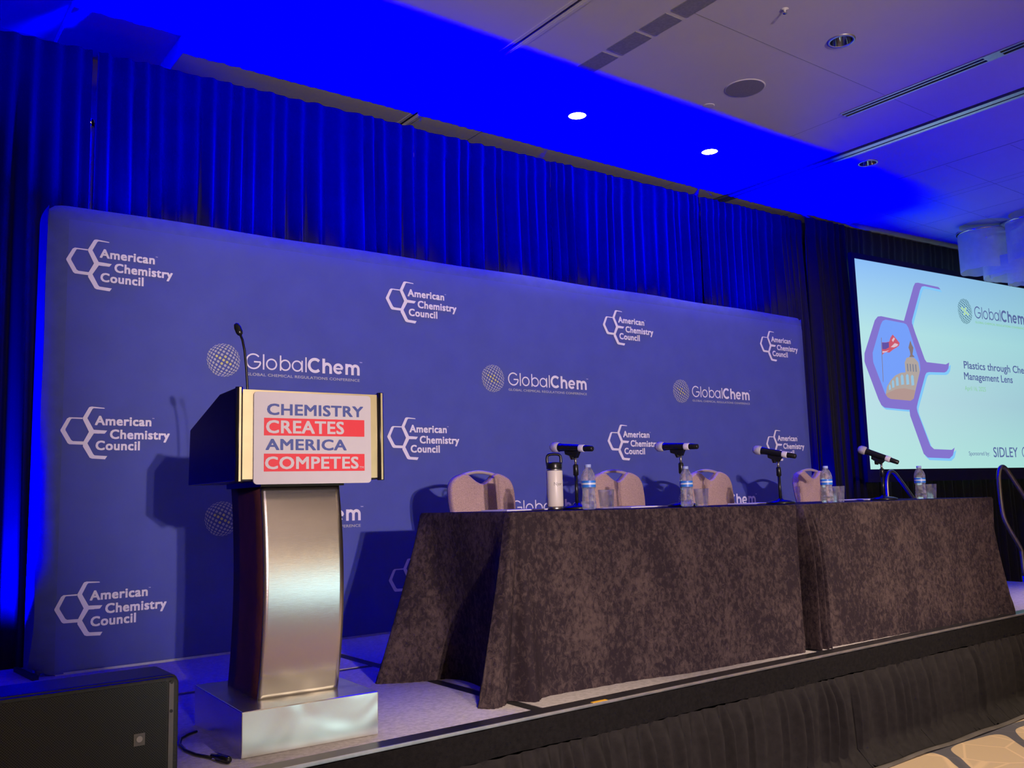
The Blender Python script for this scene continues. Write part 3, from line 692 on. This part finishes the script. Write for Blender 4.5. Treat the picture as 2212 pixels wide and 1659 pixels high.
for a, b_ in ((0.283, 0.474), (0.671, 0.863)):
    q = MB(); q.add([FR(fx(0.081), fz(b_)), FR(fx(0.940), fz(b_)), FR(fx(0.940), fz(a)), FR(fx(0.081), fz(a))], [(0,1,2,3)]); q.build('red_bar', m_red, sg)
for tx, x0, x1, top, bs, m in (('CHEMISTRY', .104, .930, .127, .250, m_navy), ('CREATES', .097, .757, .308, .449, m_sign), ('AMERICA', .094, .779, .511, .632, m_navy), ('COMPETES', .090, .885, .703, .838, m_sign), ('TM', .893, .932, .812, .838, m_sign)):
    q = MB(); put_text(q, tx, fx(x0), fx(x1), fz(bs), H_*(bs-top), FS, 0.026 if tx != 'TM' else 0.0); q.build('lettering', m, sg)
# gooseneck microphone
gm = thing('gooseneck_microphone', 'thin black gooseneck microphone rising from the lectern', 'microphone', (1.278, -1.93, HS+1.155))
p0 = Vector((0, 0, -0.01))
MB().lathe([(0.020, 0.0), (0.020, 0.012), (0.010, 0.022), (0.006, 0.03)], 16).tf(Matrix.Translation((0, 0, -0.006))).build('mount', m_mic, gm, True)
path = [(0, 0, 0.015), (0.000, 0, 0.08), (-0.004, 0.002, 0.15), (-0.010, 0.006, 0.22), (-0.016, 0.012, 0.258), (-0.021, 0.022, 0.280)]
MB().tube(path, 0.0045, 10).build('gooseneck', m_mic, gm, True)
d = (Vector(path[-1])-Vector(path[-2])).normalized(); e = Vector(path[-1])
MB().tube([e-d*0.004, e, e+d*0.008, e+d*0.03, e+d*0.042, e+d*0.047], 0.01, 14, [0.006, 0.010, 0.0125, 0.0125, 0.009, 0.003]).build('capsule', m_mic, gm, True)
# cable
cb = thing('audio_cable', 'thin black cable with a connector lying beside the lectern base', 'cable', (1.13, -1.9, HS))
cp = [(1.20, -1.66), (1.165, -1.68), (1.125, -1.725), (1.098, -1.80), (1.089, -1.89), (1.10, -1.97), (1.128, -2.04)]
MB().tube([(x, y, HS+0.006) for x, y in cp], 0.0048, 8).build('cord', m_mic, cb, True, origin=(1.13, -1.9, HS))
a = Vector((1.128, -2.04, HS+0.012)); d = Vector((0.028, -0.105, 0)).normalized()
MB().tube([a, a+d*0.03, a+d*0.035, a+d*0.09, a+d*0.10], 0.01, 12, [0.006, 0.008, 0.012, 0.012, 0.008]).build('connector', m_mic, cb, True, origin=(1.13, -1.9, HS))

# ------------------------------------------------------------------ floor speaker
sp = thing('stage_speaker', 'black box loudspeaker lying on its side at the left front of the stage', 'speaker', (0.70, -2.16, HS))
SW, SH, SD = 0.285, 0.305, 0.20
MB().prism(rrect(-SW, SW, 0, SH, 0.024), 1, 0.012, SD).build('cabinet', m_cab, sp, bevel=0.006)
MB().prism(rrect(-SW+0.004, SW-0.004, 0.004, SH-0.004, 0.022), 1, -0.010, 0.014).build('front_bezel', m_cab, sp, bevel=0.005)
MB().prism(rrect(-SW+0.03, SW-0.040, 0.016, SH-0.016, 0.006), 1, -0.014, -0.008).build('grille', m_grill, sp)
MB().box((SW-0.034, -0.013, 0.02), (SW-0.020, -0.008, SH-0.02)).build('grille_rail', m_badge, sp)
q = MB().box((0.150, -0.0165, 0.115), (0.182, -0.013, 0.150)).build('badge', m_badge, sp); MB().lathe([(0.009, 0), (0.009, 0.002)], 16).tf(Matrix.Translation((0.166, -0.0165, 0.134)) @ Matrix.Rotation(R(90), 4, 'X')).build('emblem', m_badge2, q)
for z in (0.20, 0.285): MB().lathe([(0.005, 0), (0.005, 0.002)], 12).tf(Matrix.Translation((SW-0.027, -0.013, z)) @ Matrix.Rotation(R(90), 4, 'X')).build('screw', m_black, sp)

# ------------------------------------------------------------------ tables with floor length cloths
def catmull(pts, n):
    out = []
    for i in range(len(pts)-1):
        p0, p1, p2, p3 = pts[max(i-1, 0)], pts[i], pts[i+1], pts[min(i+2, len(pts)-1)]
        for k in range(n):
            t_ = k/n
            out.append(tuple(0.5*((2*p1[c])+(-p0[c]+p2[c])*t_+(2*p0[c]-5*p1[c]+4*p2[c]-p3[c])*t_*t_+(-p0[c]+3*p1[c]-3*p2[c]+p3[c])*t_**3) for c in range(len(p1))))
    out.append(tuple(pts[-1])); return out
def cloth(name, ctrl, ztop, label):
    """ctrl: closed list of (top x, top y, bottom x, bottom y); the cloth hangs from the first outline to the second"""
    n = 10; ctrl = [tuple(p)+((0.0,) if len(p) == 4 else ()) for p in ctrl]; c = catmull(ctrl+[ctrl[0]], n)[:-1]; N_ = len(c)
    rows = [0.0, 0.012, 0.035, 0.08, 0.16, 0.28, 0.42, 0.56, 0.70, 0.82, 0.91, 0.96, 1.0]
    cx = sum(p[0] for p in c)/N_; cyy = sum(p[1] for p in c)/N_
    mb = MB(); vs_ = []; 
    for r in rows:
        for i, p in enumerate(c):
            f_ = min(1, max(0, p[4])); k = (r**1.15)*(1-f_)+(1-(1-r)**5)*f_; x = p[0]+(p[2]-p[0])*k; y = p[1]+(p[3]-p[1])*k
            zt = ztop(p[0]); drop = 0.010*min(1, r/0.012) if r < 0.02 else 0.010
            z = zt-0.0-(0.004 if r > 0 else 0)+(HS+0.004-zt)*r
            if r == 0: x = p[0]+(cx-p[0])*0.006; y = p[1]+(cyy-p[1])*0.014
            w_ = math.exp(-((r-0.93)/0.08)**2)*0.007*math.sin(i*1.9+r*40)
            vs_.append((x, y-w_, z+0.004*math.sin(i*0.9)*(r > 0.9)*(r < 0.99)))
    fs = [(j*N_+i, j*N_+(i+1) % N_, (j+1)*N_+(i+1) % N_, (j+1)*N_+i) for j in range(len(rows)-1) for i in range(N_)]
    mb.add(vs_, fs); mb.add([vs_[i] for i in range(N_)], [tuple(range(N_))])
    o = mb.build(name, m_velvet, None, True, origin=(cx, cyy, HS))
    return tag(o, label, 'tablecloth', 'brown velvet tablecloths on the panel tables')
def ztab(x):
    if x < 2.37: return 1.315
    if x < 4.2: return 1.315-(x-2.37)/1.83*0.018
    return max(1.297-(x-4.2)*0.0020, 1.292)
T1 = [(2.37,-1.985, 2.165,-2.055), (2.375,-2.025, 2.21,-2.105), (2.392,-2.034, 2.275,-2.085), (2.405,-2.034, 2.335,-2.035), (2.42,-2.036, 2.40,-2.125), (2.50,-2.04, 2.50,-2.075), (2.75,-2.053, 2.78,-2.085), (3.0,-2.067, 3.0,-2.10),
      (3.3,-2.083, 3.3,-2.15), (3.7,-2.105, 3.7,-2.165), (4.0,-2.122, 3.96,-2.185), (4.14,-2.129, 4.075,-2.19, 0.3), (4.165,-2.120, 4.10,-2.12, 0.6), (4.175,-2.05, 4.12,-2.00), (4.175,-1.80, 4.14,-1.8), (4.175,-1.5, 4.14,-1.5), (4.17,-1.38, 4.14,-1.33),
      (4.10,-1.370, 4.08,-1.34), (3.6,-1.35, 3.6,-1.31), (3.0,-1.32, 3.0,-1.29), (2.55,-1.295, 2.50,-1.26), (2.395,-1.287, 2.25,-1.25), (2.37,-1.297, 2.105,-1.325), (2.369,-1.33, 2.19,-1.395), (2.37,-1.36, 2.29,-1.44), (2.371,-1.42, 2.40,-1.47), (2.372,-1.55, 2.43,-1.58), (2.371,-1.72, 2.405,-1.74), (2.369,-1.86, 2.372,-1.87), (2.367,-1.92, 2.335,-1.935), (2.369,-1.955, 2.24,-1.99)]
cloth('tablecloth', T1, ztab, 'brown crushed velvet tablecloth on the left table, nearest the lectern')
T2 = [(4.200,-2.07, 4.185,-2.13, 1.0), (4.214,-2.125, 4.180,-2.215, 1.0), (4.226,-2.132, 4.215,-2.130, 1.0), (4.243,-2.138, 4.225,-2.225, 1.0), (4.258,-2.139, 4.248,-2.150, 1.0), (4.275,-2.140, 4.262,-2.220, 1.0), (4.292,-2.141, 4.285,-2.170, 1.0),
      (4.33,-2.142, 4.30,-2.19), (4.6,-2.156, 4.6,-2.205), (5.1,-2.182, 5.1,-2.222), (5.6,-2.208, 5.6,-2.235), (5.95,-2.226, 5.90,-2.24),
      (6.06,-2.23, 5.955,-2.25), (6.08,-2.215, 5.995,-2.17), (6.095,-2.19, 6.10,-2.265), (6.10,-2.15, 6.155,-2.245), (6.105,-2.08, 6.14,-2.10), (6.105,-1.95, 6.12,-1.93), (6.11,-1.70, 6.14,-1.72), (6.112,-1.55, 6.26,-1.52), (6.10,-1.478, 6.33,-1.40), (6.0,-1.468, 6.1,-1.36), (5.6,-1.447, 5.6,-1.40), (5.0,-1.416, 5.0,-1.37), (4.5,-1.39, 4.5,-1.35), (4.24,-1.376, 4.23,-1.35), (4.205,-1.40, 4.205,-1.41), (4.203,-1.7, 4.20,-1.7), (4.202,-2.0, 4.20,-1.98, 0.5)]
cloth('tablecloth', T2, ztab, 'brown crushed velvet tablecloth on the right table, farther from the lectern')

# ------------------------------------------------------------------ chairs
def make_chair(label):
    t = thing('banquet_chair', label, 'chair', (0, 0, HS), 0, 'beige banquet chairs behind the panel tables')
    # local: +y is the front of the chair seen from the backdrop side (chair faces -y, the tables)
    lean = lambda z: 0.18+0.07*(z-0.45)/0.5
    zt = 0.965; hw = 0.205
    # upholstered back outline (x, z) with the dip under the grip
    out = [(-0.180, 0.48), (0.180, 0.48), (0.212, 0.74), (0.217, 0.83), (0.210, 0.890), (0.182, 0.930), (0.125, 0.954), (0.092, 0.950), (0.045, 0.915), (0.0, 0.898), (-0.045, 0.915), (-0.092, 0.950), (-0.125, 0.954), (-0.182, 0.930), (-0.210, 0.890), (-0.217, 0.83), (-0.212, 0.74)]
    c = catmull(out+[out[0]], 4)[:-1]; n = len(c); mb = MB(); rings = []
    for off, sc in ((-0.030, 0.955), (-0.024, 0.99), (-0.010, 1.0), (0.012, 1.0), (0.024, 0.985)):
        rings.append([(x*sc, lean(z)+off, 0.72+(z-0.72)*sc) for x, z in c])
    vs_ = [p for r in rings for p in r]
    fs = [(j*n+i, j*n+(i+1) % n, (j+1)*n+(i+1) % n, (j+1)*n+i) for j in range(4) for i in range(n)] + [tuple(range(n))[::-1], tuple(range(4*n, 5*n))]
    mb.add(vs_, fs); mb.build('backrest', m_chair, t, True, bevel=0)
    fp = catmull([(-0.165, 0.44), (-0.190, 0.65), (-0.202, 0.82), (-0.193, 0.882), (-0.160, 0.924), (-0.09, 0.953), (0.0, zt), (0.09, 0.953), (0.160, 0.924), (0.193, 0.882), (0.202, 0.82), (0.190, 0.65), (0.165, 0.44)], 5)
    MB().tube([(x, lean(z)+0.006, z) for x, z in fp], 0.0105, 10).build('back_frame', m_frame, t, True)
    MB().prism(rrect(-0.21, 0.21, -0.17, 0.175, 0.06), 2, 0.40, 0.47).build('seat', m_chair, t, bevel=0.02)
    for sx in (-1, 1):
        MB().tube([(sx*0.19, 0.165, 0.44), (sx*0.20, 0.22, 0.004)], 0.011, 8).build('leg', m_frame, t, True)
        MB().tube([(sx*0.19, -0.13, 0.40), (sx*0.20, -0.16, 0.004)], 0.011, 8).build('leg', m_frame, t, True)
    return t
ch = make_chair('beige banquet chair behind the white flask, nearest the lectern')
CY = -1.09
chx = [(3.035, 'a'), (4.075, 'b'), (4.945, 'c'), (6.12, 'd')]
labs = ['', 'beige banquet chair second from the lectern, partly behind a bottle and a tumbler', 'beige banquet chair third from the lectern, behind the second water bottle', 'beige banquet chair farthest from the lectern, right of the backdrop edge']
ch.location = (chx[0][0], CY, HS)
for i in range(1, 4): dup(ch, (chx[i][0], CY, HS), 0, labs[i])

# ------------------------------------------------------------------ things on the tables
def water_bottle(label):
    t = thing('water_bottle', label, 'bottle', (0, 0, 0), 0, 'small plastic water bottles on the panel tables')
    pr = [(0.024, 0.0), (0.030, 0.003), (0.0325, 0.012), (0.0325, 0.03), (0.0300, 0.038), (0.0318, 0.046), (0.0295, 0.054), (0.0312, 0.062), (0.0285, 0.070), (0.0295, 0.078), (0.0280, 0.086), (0.0308, 0.094), (0.0322, 0.100), (0.0322, 0.128), (0.0330, 0.134), (0.0322, 0.146), (0.0270, 0.165), (0.0190, 0.180), (0.0130, 0.187), (0.0130, 0.190)]
    MB().lathe(pr, 28).build('body', m_water, t, True)
    MB().lathe([(0.0138, 0.1885), (0.0145, 0.190), (0.0145, 0.201), (0.0130, 0.203)], 24).build('cap', m_cap, t, True)
    q = MB(); q.lathe([(0.0329, 0.099), (0.0329, 0.129)], 28, cap=False).build('label_band', m_label, t, True)
    MB().lathe([(0.0332, 0.111), (0.0332, 0.119)], 28, cap=False).build('label_stripe', m_labelw, t, True)
    return t
BT = [(2.833, -2.000, 'clear water bottle with blue label just right of the white flask', 0), (3.555, -1.925, 'clear water bottle with blue label in front of the third chair', 0),
      (4.520, -2.075, 'clear water bottle with blue label in front of the farthest chair', 0), (5.480, -2.080, 'clear water bottle with blue label at the far right, in front of the screen', 0)]
wb = water_bottle(BT[0][2])
for i, (x, y, l, _) in enumerate(BT):
    o = wb if i == 0 else dup(wb, (0, 0, 0), 0, l)
    o.location = (x, y, ztab(x)+0.0025)
def tumbler(label):
    t = thing('drinking_glass', label, 'glass', (0, 0, 0), 0, 'short clear tumblers beside the water bottles')
    MB().lathe([(0.001, 0.0), (0.030, 0.0), (0.0325, 0.003), (0.0395, 0.088), (0.0385, 0.090), (0.0370, 0.088), (0.0305, 0.013), (0.001, 0.011)], 32, cap=False).build('bowl', m_glass, t, True)
    return t
GT = [(3.030, -1.900, 'short clear tumbler right of the first water bottle'), (3.690, -1.900, 'short clear tumbler right of the second water bottle'), (4.620, -2.075, 'short clear tumbler right of the third water bottle'), (5.590, -2.080, 'short clear tumbler right of the last water bottle')]
gl = tumbler(GT[0][2])
for i, (x, y, l) in enumerate(GT):
    o = gl if i == 0 else dup(gl, (0, 0, 0), 0, l)
    o.location = (x, y, ztab(x)+0.0025)
# flask
fk = thing('insulated_flask', 'cream white insulated flask with black carry cap on the left table', 'flask', (2.775, -1.83, ztab(2.775)+0.0025), R(-37))
MB().lathe([(0.033, 0.0), (0.0355, 0.002), (0.0355, 0.016)], 36).build('steel_foot', m_steel, fk, True)
MB().lathe([(0.0372, 0.016), (0.0380, 0.018), (0.0380, 0.178), (0.0372, 0.180)], 40).build('body', m_flask, fk, True)
MB().lathe([(0.0355, 0.180), (0.0350, 0.189)], 36).build('steel_collar', m_steel, fk, True)
MB().lathe([(0.0360, 0.189), (0.0365, 0.191), (0.0365, 0.212), (0.0340, 0.218), (0.010, 0.220)], 36).build('cap', m_mic, fk, True)
MB().tube(catmull([(-0.031, 0, 0.205), (-0.032, 0, 0.240), (-0.024, 0, 0.254), (0, 0, 0.257), (0.024, 0, 0.254), (0.032, 0, 0.240), (0.031, 0, 0.205)], 4), 0.0065, 10).build('carry_loop', m_mic, fk, True)
q = MB()
def wrap(u, v): return (0.0384*math.sin(u/0.0384), -0.0384*math.cos(u/0.0384), v)
put_text(q, 'Njor', -0.004, 0.034, 0.112, 0.015, wrap, 0.0); q.build('lettering', m_badge, fk)
# desk microphones
def desk_mic(label, tilt, hub):
    t = thing('desk_microphone', label, 'microphone', (0, 0, 0), 0, 'wireless microphones on round base desk stands')
    MB().lathe([(0.078, 0.0), (0.080, 0.004), (0.078, 0.010), (0.055, 0.017), (0.020, 0.022), (0.013, 0.030)], 32).build('base', m_mic, t, True)
    MB().tube([(0, 0, 0.02), (0, 0, hub*0.60)], 0.0085, 12).build('lower_pole', m_mic, t, True)
    MB().lathe([(0.010, hub*0.57), (0.0135, hub*0.58), (0.0135, hub*0.74), (0.010, hub*0.76)], 16).build('clutch', m_mic, t, True)
    MB().tube([(0, 0, hub*0.74), (0, 0, hub-0.03)], 0.0065, 12).build('upper_pole', m_rail, t, True)
    Mx = Matrix.Translation((0, 0, hub)) @ Matrix.Rotation(tilt, 4, 'X')      # local +y points at the speaker's seat
    cl = MB().tube([(0, 0.012, -0.045), (0, 0.016, -0.026)], 0.013, 12, [0.010, 0.016]); cl.prism([(-0.012, -0.036), (0.05, -0.022), (0.055, -0.006), (-0.025, -0.006)], 0, -0.014, 0.014)
    cl.tf(Mx).build('clip', m_mic, t)
    ml = 0.255; y0 = -0.105
    def along(prof, name, m, par): 
        q = MB(); q.tube([(0, y, 0.012) for y, r in prof], 0.01, 20, [r for y, r in prof]); q.tf(Mx); return q.build(name, m, par, True)
    h = along([(y0, 0.010), (y0+0.004, 0.0135), (y0+0.045, 0.0150), (y0+0.06, 0.0175), (y0+0.18, 0.0190), (y0+0.200, 0.0215), (y0+0.204, 0.020)], 'handheld_body', m_mic, t)
    along([(y0+0.050, 0.0172), (y0+0.052, 0.0182), (y0+0.078, 0.0186), (y0+0.080, 0.0178)], 'tape_wrap', m_tape, h)
    along([(y0+0.203, 0.021), (y0+0.208, 0.0260), (y0+0.224, 0.0272), (y0+0.240, 0.0245), (y0+0.251, 0.016), (y0+0.255, 0.004)], 'grille', m_mesh, h)
    return t
MC = [(3.035, -1.68, 5, 0.288, 15, 'desk microphone behind the white flask, aimed level'), (3.69, -1.77, 3, 0.303, 15, 'desk microphone behind the second water bottle, aimed level'),
      (4.39, -1.86, 12, 0.272, 17, 'desk microphone tilted up in front of the rightmost printed logo'), (5.30, -1.94, 23, 0.255, 18, 'desk microphone tilted steeply before the lower left corner of the screen')]
for x, y, tl, hub, rz, lab in MC:
    o = desk_mic(lab, R(tl), hub); o.location = (x, y, ztab(x)+0.0025); o.rotation_euler[2] = R(rz)
# notepads
def pad(label):
    t = MB().box((-0.14, -0.108, 0), (0.14, 0.108, 0.006)).build('notepad', m_paper, None); return tag(t, label, 'paper', 'white note papers on the panel tables')
PD = [(2.80, -1.50, 'white note paper in front of the chair nearest the lectern'), (3.58, -1.53, 'white note paper in front of the second chair'), (4.55, -1.57, 'white note paper between third chair and third microphone'), (5.60, -1.62, 'white note paper beside the tilted microphone at the screen')]
for x, y, l in PD:
    o = pad(l); o.location = (x, y, ztab(x)+0.0015)

# ------------------------------------------------------------------ projection screen
scn = thing('projection_screen', 'lit projection screen showing a conference title slide', 'screen', (8.85, 0.36, 0), R(-4.5))
MB().box((0, 0, 1.565), (4.06, 0.02, 3.85)).build('slide_surface', m_slide, scn)
fr = MB(); fr.box((-0.055, -0.012, 1.43), (0.0, 0.03, 3.91)); fr.box((4.06, -0.012, 1.43), (4.115, 0.03, 3.91)); fr.box((0, -0.012, 3.85), (4.06, 0.03, 3.91)); fr.box((0, -0.012, 1.43), (4.06, 0.03, 1.565))
fr.build('border', m_mask, scn)
for x in (0.3, 3.76): MB().box((x-0.03, 0.022, 0), (x+0.03, 0.045, 1.6)).build('leg', m_black, scn)
def dec(name, polys, m, depth, label=None):
    q = MB()
    for p_ in polys: q.add([(x, -depth, z) for x, z in p_], [tuple(range(len(p_)))])
    o = q.build(name, m, scn)
    if label: o['label'] = label
    return o
m_pur = emit('slide_purple', sr(132, 116, 205)); m_sky = emit('slide_sky', sr(118, 160, 250)); m_shd = emit('slide_light_blue', sr(130, 200, 250)); m_nav = emit('slide_navy', sr(88, 104, 158)); m_grn = emit('slide_green', sr(140, 205, 160))
m_stone = emit('slide_stone', sr(176, 165, 160)); m_stone2 = emit('slide_stone_dark', sr(128, 132, 150)); m_win = emit('slide_window', sr(150, 195, 225)); m_brick = emit('slide_brick', sr(178, 150, 145)); m_frd = emit('slide_flag_red', sr(205, 90, 110)); m_fbl = emit('slide_flag_blue', sr(98, 82, 165)); m_fwh = emit('slide_flag_white', sr(220, 190, 205)); m_gdk = emit('slide_globe', sr(70, 115, 130)); m_gyl = emit('slide_globe_yellow', sr(190, 225, 110)); m_bro = emit('slide_statue', sr(135, 118, 120))
hin = [(0.797,3.195),(0.47,3.209),(0.416,3.19),(0.379,3.146),(0.2,2.823),(0.196,2.75),(0.199,2.715),(0.355,2.392),(0.395,2.345),(0.449,2.327),(0.80,2.319),(0.86,2.345),(1.027,2.68),(1.03,2.73),(1.024,2.773),(0.871,3.15),(0.84,3.185)]
hout = [(0.801,3.222),(0.397,3.242),(0.338,3.233),(0.282,3.187),(0.061,2.807),(0.051,2.723),(0.06,2.692),(0.238,2.316),(0.28,2.255),(0.334,2.229),(0.747,2.216),(0.90,2.24),(1.13,2.70),(1.136,2.75),(0.951,3.20)]
up_ = [(0.801,3.222),(1.033,3.642),(1.07,3.685),(1.123,3.694),(1.517,3.682),(1.553,3.655),(1.244,3.665),(1.19,3.655),(1.153,3.611),(0.951,3.241),(0.931,3.189)]
d1_ = [(0.80,3.222),(0.951,3.241),(0.945,3.20),(1.136,2.788),(1.10,2.65),(1.02,2.70),(1.024,2.773),(0.871,3.15)]
arm_ = [(1.02,2.70),(1.10,2.83),(1.161,2.773),(1.527,2.767),(1.596,2.793),(1.571,2.722),(1.53,2.685),(1.485,2.67),(1.187,2.66),(1.14,2.65),(1.113,2.622),(1.02,2.60)]
d2_ = [(1.03,2.71),(1.113,2.622),(0.907,2.264),(0.768,2.223),(0.80,2.319),(0.86,2.345)]
low_ = [(0.907,2.264),(0.905,2.23),(0.911,2.198),(1.096,1.821),(1.16,1.784),(1.495,1.777),(1.556,1.803),(1.507,1.714),(1.438,1.679),(1.03,1.689),(0.961,1.73),(0.771,2.153),(0.768,2.223)]
sh = lambda P, dx=0.03, dz=-0.028: [(x+dx, z+dz) for x, z in P]
dec('emblem_shadow', [sh(up_), sh(arm_), sh(d2_), sh(low_), sh(hout[7:12], 0.02, -0.02)], m_shd, 0.0008)
dec('hexagon_emblem', [hout], m_pur, 0.0016, 'purple hexagon emblem with three arms'); dec('hexagon_emblem', [up_], m_pur, 0.0017); dec('hexagon_emblem', [d1_, arm_, d2_, low_], m_pur, 0.0018)
dec('slide_photo', [hin], m_sky, 0.0024, 'photo of a flag and a domed building inside the hexagon')
dome = [(0.372,2.385),(0.40,2.46),(0.47,2.53),(0.56,2.59),(0.66,2.625),(0.75,2.635),(0.75,2.745),(0.79,2.80),(0.87,2.818),(0.94,2.805),(1.0,2.76),(1.015,2.66),(0.93,2.49),(0.86,2.345),(0.80,2.319),(0.449,2.327),(0.395,2.345)]
dec('photo_building', [dome], m_stone, 0.0030)
dec('photo_building', [[(0.365,2.375),(0.44,2.405),(0.56,2.44),(0.70,2.455),(0.90,2.44),(0.86,2.345),(0.80,2.319),(0.449,2.327),(0.395,2.345)]], m_brick, 0.0034)
wins = []
for x, z, w_, h_ in ((0.43,2.425,0.035,0.05),(0.49,2.45,0.04,0.075),(0.565,2.475,0.045,0.09),(0.655,2.49,0.05,0.105),(0.75,2.495,0.05,0.11),(0.84,2.49,0.05,0.11)): wins.append([(x,z),(x+w_,z+0.008),(x+w_,z+h_),(x+w_/2,z+h_+0.015),(x,z+h_-0.008)])
dec('photo_windows', wins, m_win, 0.0038)
dec('photo_columns', [[(x,2.65),(x+0.022,2.65),(x+0.022,2.735),(x,2.735)] for x in (0.785,0.835,0.885,0.935)], m_stone2, 0.0038)
dec('photo_statue', [[(0.886,3.004),(0.866,2.97),(0.841,2.921),(0.86,2.88),(0.865,2.84),(0.84,2.813),(0.942,2.817),(0.905,2.845),(0.92,2.89),(0.930,2.925),(0.905,2.96)]], m_bro, 0.0038)
dec('photo_flagpole', [[(0.364,3.0),(0.373,3.0),(0.345,2.50),(0.337,2.52)]], m_bro, 0.0030)
dec('photo_flag', [[(0.373,2.948),(0.44,2.952),(0.504,2.965),(0.53,3.01),(0.573,3.049),(0.615,3.02),(0.687,2.961),(0.67,2.93),(0.627,2.908),(0.56,2.88),(0.488,2.841),(0.42,2.845),(0.362,2.809)]], m_frd, 0.0032)
dec('photo_flag', [[(0.373,2.946),(0.44,2.950),(0.495,2.958),(0.49,2.90),(0.43,2.875),(0.370,2.872)]], m_fbl, 0.0036)
dec('photo_flag', [[(0.52,2.905),(0.60,2.955),(0.66,2.945),(0.64,2.925),(0.58,2.905)], [(0.37,2.85),(0.43,2.855),(0.49,2.868),(0.44,2.845),(0.37,2.83)], [(0.55,2.985),(0.59,3.02),(0.61,3.005),(0.57,2.965)]], m_fwh, 0.0036)
gq = MB(); globalchem(gq, lambda u, v: (2.012+u*1.494, -0.0012, 3.436+v*1.60), 0, 0, 1, 2, 3); gq.build('slide_logo', [m_nav, m_grn, m_gdk, m_gyl], scn)
FT = lambda u, v: (u, -0.0012, v)
for tx, x0, x1, bs, cap, m, bd_ in (('Plastics through Chemicals', 1.885, 3.56, 2.738, 0.090, m_nav, 0.014), ('Management Lens', 1.872, 2.900, 2.606, 0.088, m_nav, 0.014), ('April 16, 2025', 1.865, 2.296, 2.479, 0.052, m_grn, 0.0), ('Sponsored by:', 1.828, 2.250, 1.714, 0.046, m_nav, 0.0), ('SIDLEY', 2.333, 2.860, 1.693, 0.118, m_nav, 0.008)):
    for wd, a, c in words(tx, x0, x1, bd_):
        q = MB(); put_text(q, wd, a, c, bs, cap, FT, bd_); q.build('slide_text', m, scn)
q = MB(); ribbon(q, arc(3.02, 1.752, 0.062, 0, 360, 24)[:-1], 0.014, FT, True); q.build('slide_logo', m_nav, scn)

# ------------------------------------------------------------------ stair handrails at the right end of the stage
def handrail(label, y):
    t = thing('stair_handrail', label, 'handrail', (8.13, y, HS), 0, 'tubular handrails at the stage stairs')
    up = catmull([(0.29, 0, 0.02), (0.285, 0, 0.20), (0.26, 0, 0.27), (0.10, 0, 0.43), (0.025, 0, 0.53), (0.0, 0, 0.66), (-0.002, 0, 0.80), (0.006, 0, 0.88), (0.035, 0, 0.94), (0.085, 0, 0.962), (0.14, 0, 0.945), (0.22, 0, 0.885), (0.60, 0, 0.56), (0.95, 0, 0.26), (1.05, 0, 0.16), (1.08, 0, 0.06), (1.08, 0, -0.54)], 5)
    MB().tube(up, 0.019, 12).build('rail_tube', m_rail, t, True)
    MB().tube([(0.285, 0, 0.185), (1.075, 0, 0.10)], 0.013, 10).build('lower_bar', m_rail, t, True)
    MB().tube([(0.29, 0, 0.03), (0.29, 0, -0.54)], 0.019, 12).build('post', m_rail, t, True)
    for x in (0.29, 1.08): MB().lathe([(0.045, -0.56), (0.045, -0.552), (0.02, -0.545)], 16, (x, 0, 0)).build('floor_flange', m_black, t, True)
    return t
h1 = handrail('bent steel stair handrail nearest the camera, at the right photo edge', -1.30)
dup(h1, (8.13, -0.26, HS), 0, 'bent steel stair handrail behind the table, below the screen corner')

# ------------------------------------------------------------------ chandelier
cd = thing('chandelier', 'chandelier of hanging frosted acrylic sheets before the screen', 'chandelier', (10.5, -0.62, ZC))
MB().lathe([(0.16, 0.0), (0.16, -0.02), (0.10, -0.03)], 28).build('canopy', m_alu, cd, True)
MB().tube([(0, 0, -0.02), (0, 0, -0.10)], 0.02, 12).build('stem', m_chrome, cd, True)
Z0 = -0.085
for k in range(4):
    a = R(45+90*k); c_, s_ = math.cos(a), math.sin(a)
    q = MB().box((0.02, -0.035, Z0-0.012), (0.62, 0.035, Z0+0.012)); q.tf(Matrix.Rotation(a, 4, 'Z')); q.build('arm', m_alu, cd)
    cx, cyq = 0.37*c_, 0.37*s_
    q = MB()
    q.grid(lambda u, v: (cx+0.24*math.cos(a+R(-150+300*u)), cyq+0.24*math.sin(a+R(-150+300*u)), Z0-0.02-0.43*v*(1+0.012*math.sin(u*40)*v)), 40, 6)
    q.build('acrylic_sheet', m_acryl, cd, True)
    q = MB().tube([(cx+0.24*math.cos(a+R(-150+300*i/30)), cyq+0.24*math.sin(a+R(-150+300*i/30)), Z0-0.012) for i in range(31)], 0.011, 8); q.build('hoop', m_chrome, cd, True)
for r_, z0, z1 in ((0.36, -0.42, -0.60), (0.29, -0.46, -0.62), (0.13, -0.56, -0.70)):
    q = MB().grid(lambda u, v: (r_*math.cos(2*math.pi*u), r_*math.sin(2*math.pi*u), z0+(z1-z0)*v*(1+0.03*math.sin(u*60)*v)), 60, 4); q.build('acrylic_drum', m_acryl, cd, True)
q = MB()
for k in range(3): q.tube([(0.3*math.cos(R(120*k)), 0.3*math.sin(R(120*k)), Z0), (0.3*math.cos(R(120*k)), 0.3*math.sin(R(120*k)), -0.60)], 0.003, 6)
q.build('hanger_wire', m_chrome, cd)
